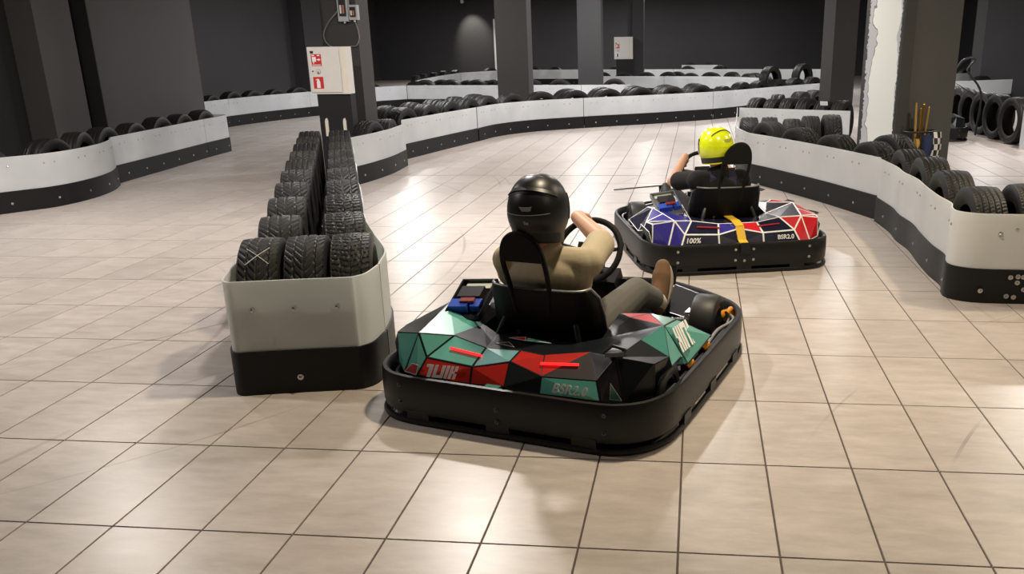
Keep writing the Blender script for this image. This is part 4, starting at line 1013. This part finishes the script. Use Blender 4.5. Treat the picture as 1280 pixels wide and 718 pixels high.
# ------------------------------------------------------------------ fittings
def fire_cabinet(loc, label, w_=.44, h=.50, d=.17, pedestal=True, rz=0., small=False):
    c = empty('fire_cabinet', (*loc, 0), rz, label, 'cabinet', 'fire hose cabinets')
    z0 = .93
    bd = MB().box(-w_ / 2, w_ / 2, -d, 0, z0, z0 + h).build('body', 'cabinet_white', c)
    dr = MB().box(-w_ / 2 + .02, w_ / 2 - .075, -d - .012, -d - .0, z0 + .02, z0 + h - .025).build('door', 'cabinet_white', c)
    MB().box(w_ / 2 - .062, w_ / 2, -d - .009, -d, z0, z0 + h).build('hinge_strip', 'cabinet_edge', c)
    y = -d - .012
    def plate(nm, x0, x1, za, zb, mt, yy=y, parent=dr): return MB().box(x0, x1, yy - .002, yy, za, zb).build(nm, mt, parent)
    x0 = -w_ / 2 + .045; s1 = plate('hose_sign', x0, x0 + .115, z0 + .30, z0 + .425, 'sign_red')
    plate('pictogram', x0 + .012, x0 + .055, z0 + .345, z0 + .395, 'sign_white', y - .002, s1); plate('pictogram', x0 + .02, x0 + .03, z0 + .325, z0 + .345, 'sign_white', y - .002, s1)
    plate('pictogram', x0 + .062, x0 + .085, z0 + .362, z0 + .372, 'sign_white', y - .002, s1)
    poly_plate([(0, -.016), (.022, 0), (0, .016)], frame((x0 + .085, y - .002, z0 + .367), (1, 0, 0), (0, -1, 0)), .002).build('pictogram', 'sign_white', s1)
    plate('caption', x0 + .008, x0 + .105, z0 + .308, z0 + .315, 'sign_white', y - .002, s1)
    for a, bb in ((.01, .04), (.07, .10)): plate('caption', x0 + a, x0 + bb, z0 + .405, z0 + .417, 'sign_white', y - .002, s1)
    plate('plate', x0 - .008, x0 + .03, z0 + .432, z0 + .458, 'sign_black')
    s2 = plate('extinguisher_sign', x0, x0 + .115, z0 + .06, z0 + .185, 'sign_red' if not small else 'sign_white')
    pm = 'sign_white' if not small else 'sign_black'
    M = frame((x0 + .057, y - .002, z0 + .115), (1, 0, 0), (0, -1, 0))
    poly_plate([(-.02, -.048), (.02, -.048), (.02, .018), (.012, .032), (.012, .045), (-.008, .05), (-.03, .04), (-.03, .034), (-.010, .04), (-.012, .032), (-.02, .018)], M, .002).build('pictogram', pm, s2)
    b = MB(); b.cyl((x0 + .07, y, z0 + .243), (x0 + .07, y - .008, z0 + .243), .026, n=20); lk = b.build('lock', 'grey_plastic', dr, 40)
    MB().cyl((x0 + .07, y - .008, z0 + .243), (x0 + .07, y - .012, z0 + .243), .019, n=20).build('lock_face', 'cabinet_white', lk, 40)
    MB().box(x0 + .066, x0 + .074, y - .016, y - .012, z0 + .215, z0 + .245).build('key', 'sign_black', lk)
    MB().cyl((x0 + .005, y, z0 + .245), (x0 + .005, y - .004, z0 + .245), .008, n=12).build('stud', 'sign_black', dr)
    MB().box(-w_ / 2 + .055, w_ / 2 - .0, -d + .02, .0, .0, z0 - .001).build('pedestal', 'wall_black', c)
    if not small:
        for x in (-.085, .125):
            poly_plate([(-.018, 0), (.018, 0), (.018, .17), (.006, .20), (-.010, .19), (-.018, .16)], frame((x, -d + .02, .47), (1, 0, 0), (0, -1, 0)), .012).build('bracket', 'cabinet_edge', c)
    return c
fire_cabinet((-4.03, 7.72), 'white fire hose cabinet with two red signs on a black pedestal')
fire_cabinet((-2.16, 25.15), 'small distant white fire cabinet on the far slim column', w_=.54, h=.62, small=True)
# switch boxes on the cabinet column
def switch_box(x, y, z, w_, h, label):
    o = MB().box(-w_ / 2, w_ / 2, -.07, 0, 0, h).build('switch_box', 'grey_plastic'); o.location = (x, y, z); tag(o, label, 'switch box', 'switch boxes on the cabinet column')
    MB().box(-w_ * .32, w_ * .32, -.085, -.07, h * .2, h * .85).build('window', 'k_dark', o)
    for k in range(2): MB().box(-w_ * .22 + k * w_ * .26, -w_ * .06 + k * w_ * .26, -.09, -.085, h * .3, h * .62).build('breaker', 'orange_dull' if k else 'cabinet_white', o)
    MB().cyl((0, -.035, 0), (0, -.035, -.02), .012, n=10).build('gland', 'cabinet_white', o)
    return o
switch_box(-3.99, 8.118, 1.70, .12, .28, 'larger grey switch box high on the fire cabinet column')
switch_box(-3.872, 8.117, 1.715, .10, .16, 'smaller switch box beside the larger one on the cabinet column')
tag(MB().tube(cat([(-4.06, 8.09, 1.82), (-4.2, 8.09, 1.68), (-4.26, 8.09, 1.55), (-4.2, 8.09, 1.44), (-4.02, 8.09, 1.40)], 6), .006, 6).build('cable', 'cable_grey', None, 60), 'grey cable looping left from the switch boxes to the fire cabinet', 'cable')
tag(MB().tube(cat([(-3.872, 8.09, 1.705), (-3.85, 8.09, 1.62), (-3.84, 8.09, 1.52), (-3.88, 8.09, 1.44), (-3.95, 8.09, 1.43)], 6), .006, 6).build('cable', 'cable_grey', None, 60), 'grey cable hanging right of the switch boxes', 'cable')
# flag basket on the torn white column
FB = empty('flag_basket', (2.168, 7.066, 0), math.radians(23), 'black wire basket hung on the grey column face', 'basket')
b = MB(); rx, ry = .165, .12; cy = -.125
def ell(z, k=1., n=28): return [(math.cos(2 * PI * i / n) * rx * k, cy + math.sin(2 * PI * i / n) * ry * k, z) for i in range(n)]
b.tube(ell(.56), .010, 8, closed=True); FBr = b.build('basket_rim', 'black_wire', FB, 60)
b = MB()
for i in range(20):
    a = 2 * PI * i / 20; b.tube([(math.cos(a) * rx, cy + math.sin(a) * ry, .56), (math.cos(a) * rx * .8, cy + math.sin(a) * ry * .8, .26)], .0035, 5)
b.tube(ell(.41, .9), .004, 6, closed=True); b.tube(ell(.26, .8), .006, 6, closed=True); b.prism([(p[0], p[1]) for p in ell(0, .8)], .255, .262)
b.tube([(-.12, -.03, .56), (-.12, .0, .60)], .006, 6); b.tube([(.12, -.03, .56), (.12, .0, .60)], .006, 6)
b.build('basket_cage', 'black_wire', FB, 60)
Rb = Matrix.Translation((2.168, 7.066, 0)) @ Matrix.Rotation(math.radians(23), 4, 'Z')
poles = [(-.085, -.15, .83, .010, 'pole leftmost in the wire basket'), (-.062, -.12, .80, .011, 'second pole from the left in the wire basket'), (-.035, -.16, .775, .013, 'short front pole in the wire basket'), (.02, -.13, .815, .013, 'tall middle pole in the wire basket'), (.07, -.14, .79, .010, 'rightmost pole in the wire basket')]
for i, (x, y, z, r, lb) in enumerate(poles):
    o = MB().tube([Rb @ V((x * .5, y * .9 - .01, .265)), Rb @ V((x, y, z))], r, 10).build('flag_pole', 'gold' if i in (2, 3) else 'wood_gold', None, 60)
    tag(o, 'golden ' + lb, 'flag pole', 'flag poles in the basket'); p = Rb @ V((x, y, z)); MB().sphere(p, r * 1.15, 10, 6).build('tip', 'gold', o, 60)
def cloth(x0, x1, y, ztop, zbot, nx, nz, waves, amp, mats, pattern, label, cname='flag'):
    b = MB(); vs = []
    for off in (0, .004):
        for j in range(nz + 1):
            for i in range(nx + 1):
                u, v = i / nx, j / nz; x = x0 + (x1 - x0) * u * (1 - .12 * v); yy = y + amp * math.sin(u * waves + v * 1.3) - .03 * math.sin(v * 3) + off; vs.append(Rb @ V((x, yy, ztop + (zbot - ztop) * v)))
    n1 = (nx + 1) * (nz + 1)
    for off in (0, n1):
        for j in range(nz):
            for i in range(nx):
                q = off + j * (nx + 1) + i; b.f.append((q, q + 1, q + nx + 2, q + nx + 1)); b.m.append(pattern(i, j))
    b.v = [tuple(p) for p in vs]
    return tag(b.build(cname, mats, None, 60), label, 'flag', 'flags in the basket')
cloth(.035, .155, -.262, .56, .275, 8, 10, 7, .012, ['sign_black', 'sign_white'], lambda i, j: (i // 2 + j // 2) % 2, 'black and white chequered flag drooping from the wire basket')
cloth(-.075, .045, -.262, .535, .30, 8, 8, 5, .012, ['flag_blue'], lambda i, j: 0, 'dark blue flag drooping from the wire basket')
cloth(-.125, -.08, -.235, .50, .40, 5, 5, 6, .010, ['wood_gold'], lambda i, j: 0, 'small yellow flag end poking out of the wire basket')
# loose dark wires and diamond inlays on the floor
for nm, pts, lb in (('wire', [(-.80, 6.74, .006), (-.55, 6.9, .006), (-.26, 7.07, .006)], 'thin dark wire on the floor left of the yellow helmet'), ('wire', [(.80, 5.95, .006), (.95, 5.72, .006), (1.09, 5.52, .006), (.86, 5.44, .006)], 'thin dark wire on the floor right of the navy kart')):
    tag(MB().tube(cat(pts, 6), .006, 6).build(nm, 'black_wire', None, 60), lb, 'wire')
for x, y, lb in ((.68, 6.82, 'farther'), (.90, 6.12, 'nearer')):
    o = MB().prism([(-.05, 0), (0, -.11), (.05, 0), (0, .11)], 0.0002, .004).build('floor_inlay', 'k_dark'); o.location = (x, y, 0)
    tag(o, 'small black diamond floor inlay, %s of two along the right bin' % lb, 'inlay', 'diamond floor inlays')
# white tag on a tyre behind the bin
o = MB().box(-.055, .055, -.004, .0, 0, .06).build('paper_tag', 'sign_white'); o.location = (1.80, 10.86, .545); o.rotation_euler = (.35, 0, -.5)
tag(o, 'small white paper tag on a tyre behind the bin', 'tag')

# ------------------------------------------------------------------ lamps
for i, (x, y, pw, c) in enumerate(LAMPS):
    near = 'above the karts' if y < 5 else ('over the middle of the track' if y < 15 else 'over the back of the hall')
    L_ = empty('ceiling_lamp', (x, y, CEIL), 0, 'round ceiling downlight hanging ' + near, 'lamp', 'ceiling downlights')
    L_['label'] = 'round ceiling downlight, %s one from the camera, %s' % (ORD[i] if i < 12 else str(i + 1) + 'th', near)
    MB().tube([(0, 0, 0), (0, 0, -.10)], .02, 8).build('stem', 'lamp_body', L_, 40)
    MB().lathe([(.10, .03), (.10, .05), (.17, .14), (.19, .14), (.19, .13), (.12, .03)], 24, Matrix.Rotation(PI / 2, 4, 'Y')).build('housing', 'lamp_body', L_, 40)
    MB().cyl((0, 0, -.165), (0, 0, -.172), .125, n=24).build('diffuser', 'lamp_glass', L_, 40)
    ld = bpy.data.lights.new('lamp_light', 'AREA'); ld.shape = 'DISK'; ld.size = .24; ld.energy = pw; ld.color = c
    lo = link('lamp_light', ld, L_); lo.location = (0, 0, -.195)
# wall washer lighting the back wall, upper left of the broad column
def washer(x, y, z, aim, pw, c, ang, label):
    L_ = empty('wall_spotlight', (x, y, z), 0, label, 'lamp', 'wall spotlights')
    d = (V(aim) - V((x, y, z))).normalized()
    MB().tube([V((0, 0, CEIL - z)), V((0, 0, 0)), d * .05], .02, 8).build('arm', 'lamp_body', L_, 40)
    MB().tube([d * .02, d * .16], [.05, .08], 16).build('housing', 'lamp_body', L_, 40)
    ld = bpy.data.lights.new('spot_light', 'SPOT'); ld.energy = pw; ld.color = c; ld.spot_size = math.radians(ang); ld.spot_blend = .8; ld.shadow_soft_size = .05
    lo = link('spot_light', ld, L_); lo.location = d * .19; lo.rotation_euler = d.to_track_quat('-Z', 'Y').to_euler()
washer(-9.3, 34.3, 3.1, (-9.1, 35.4, 1.7), 150, (1, .93, .82), 62, 'spotlight washing the back wall left of the broad column')
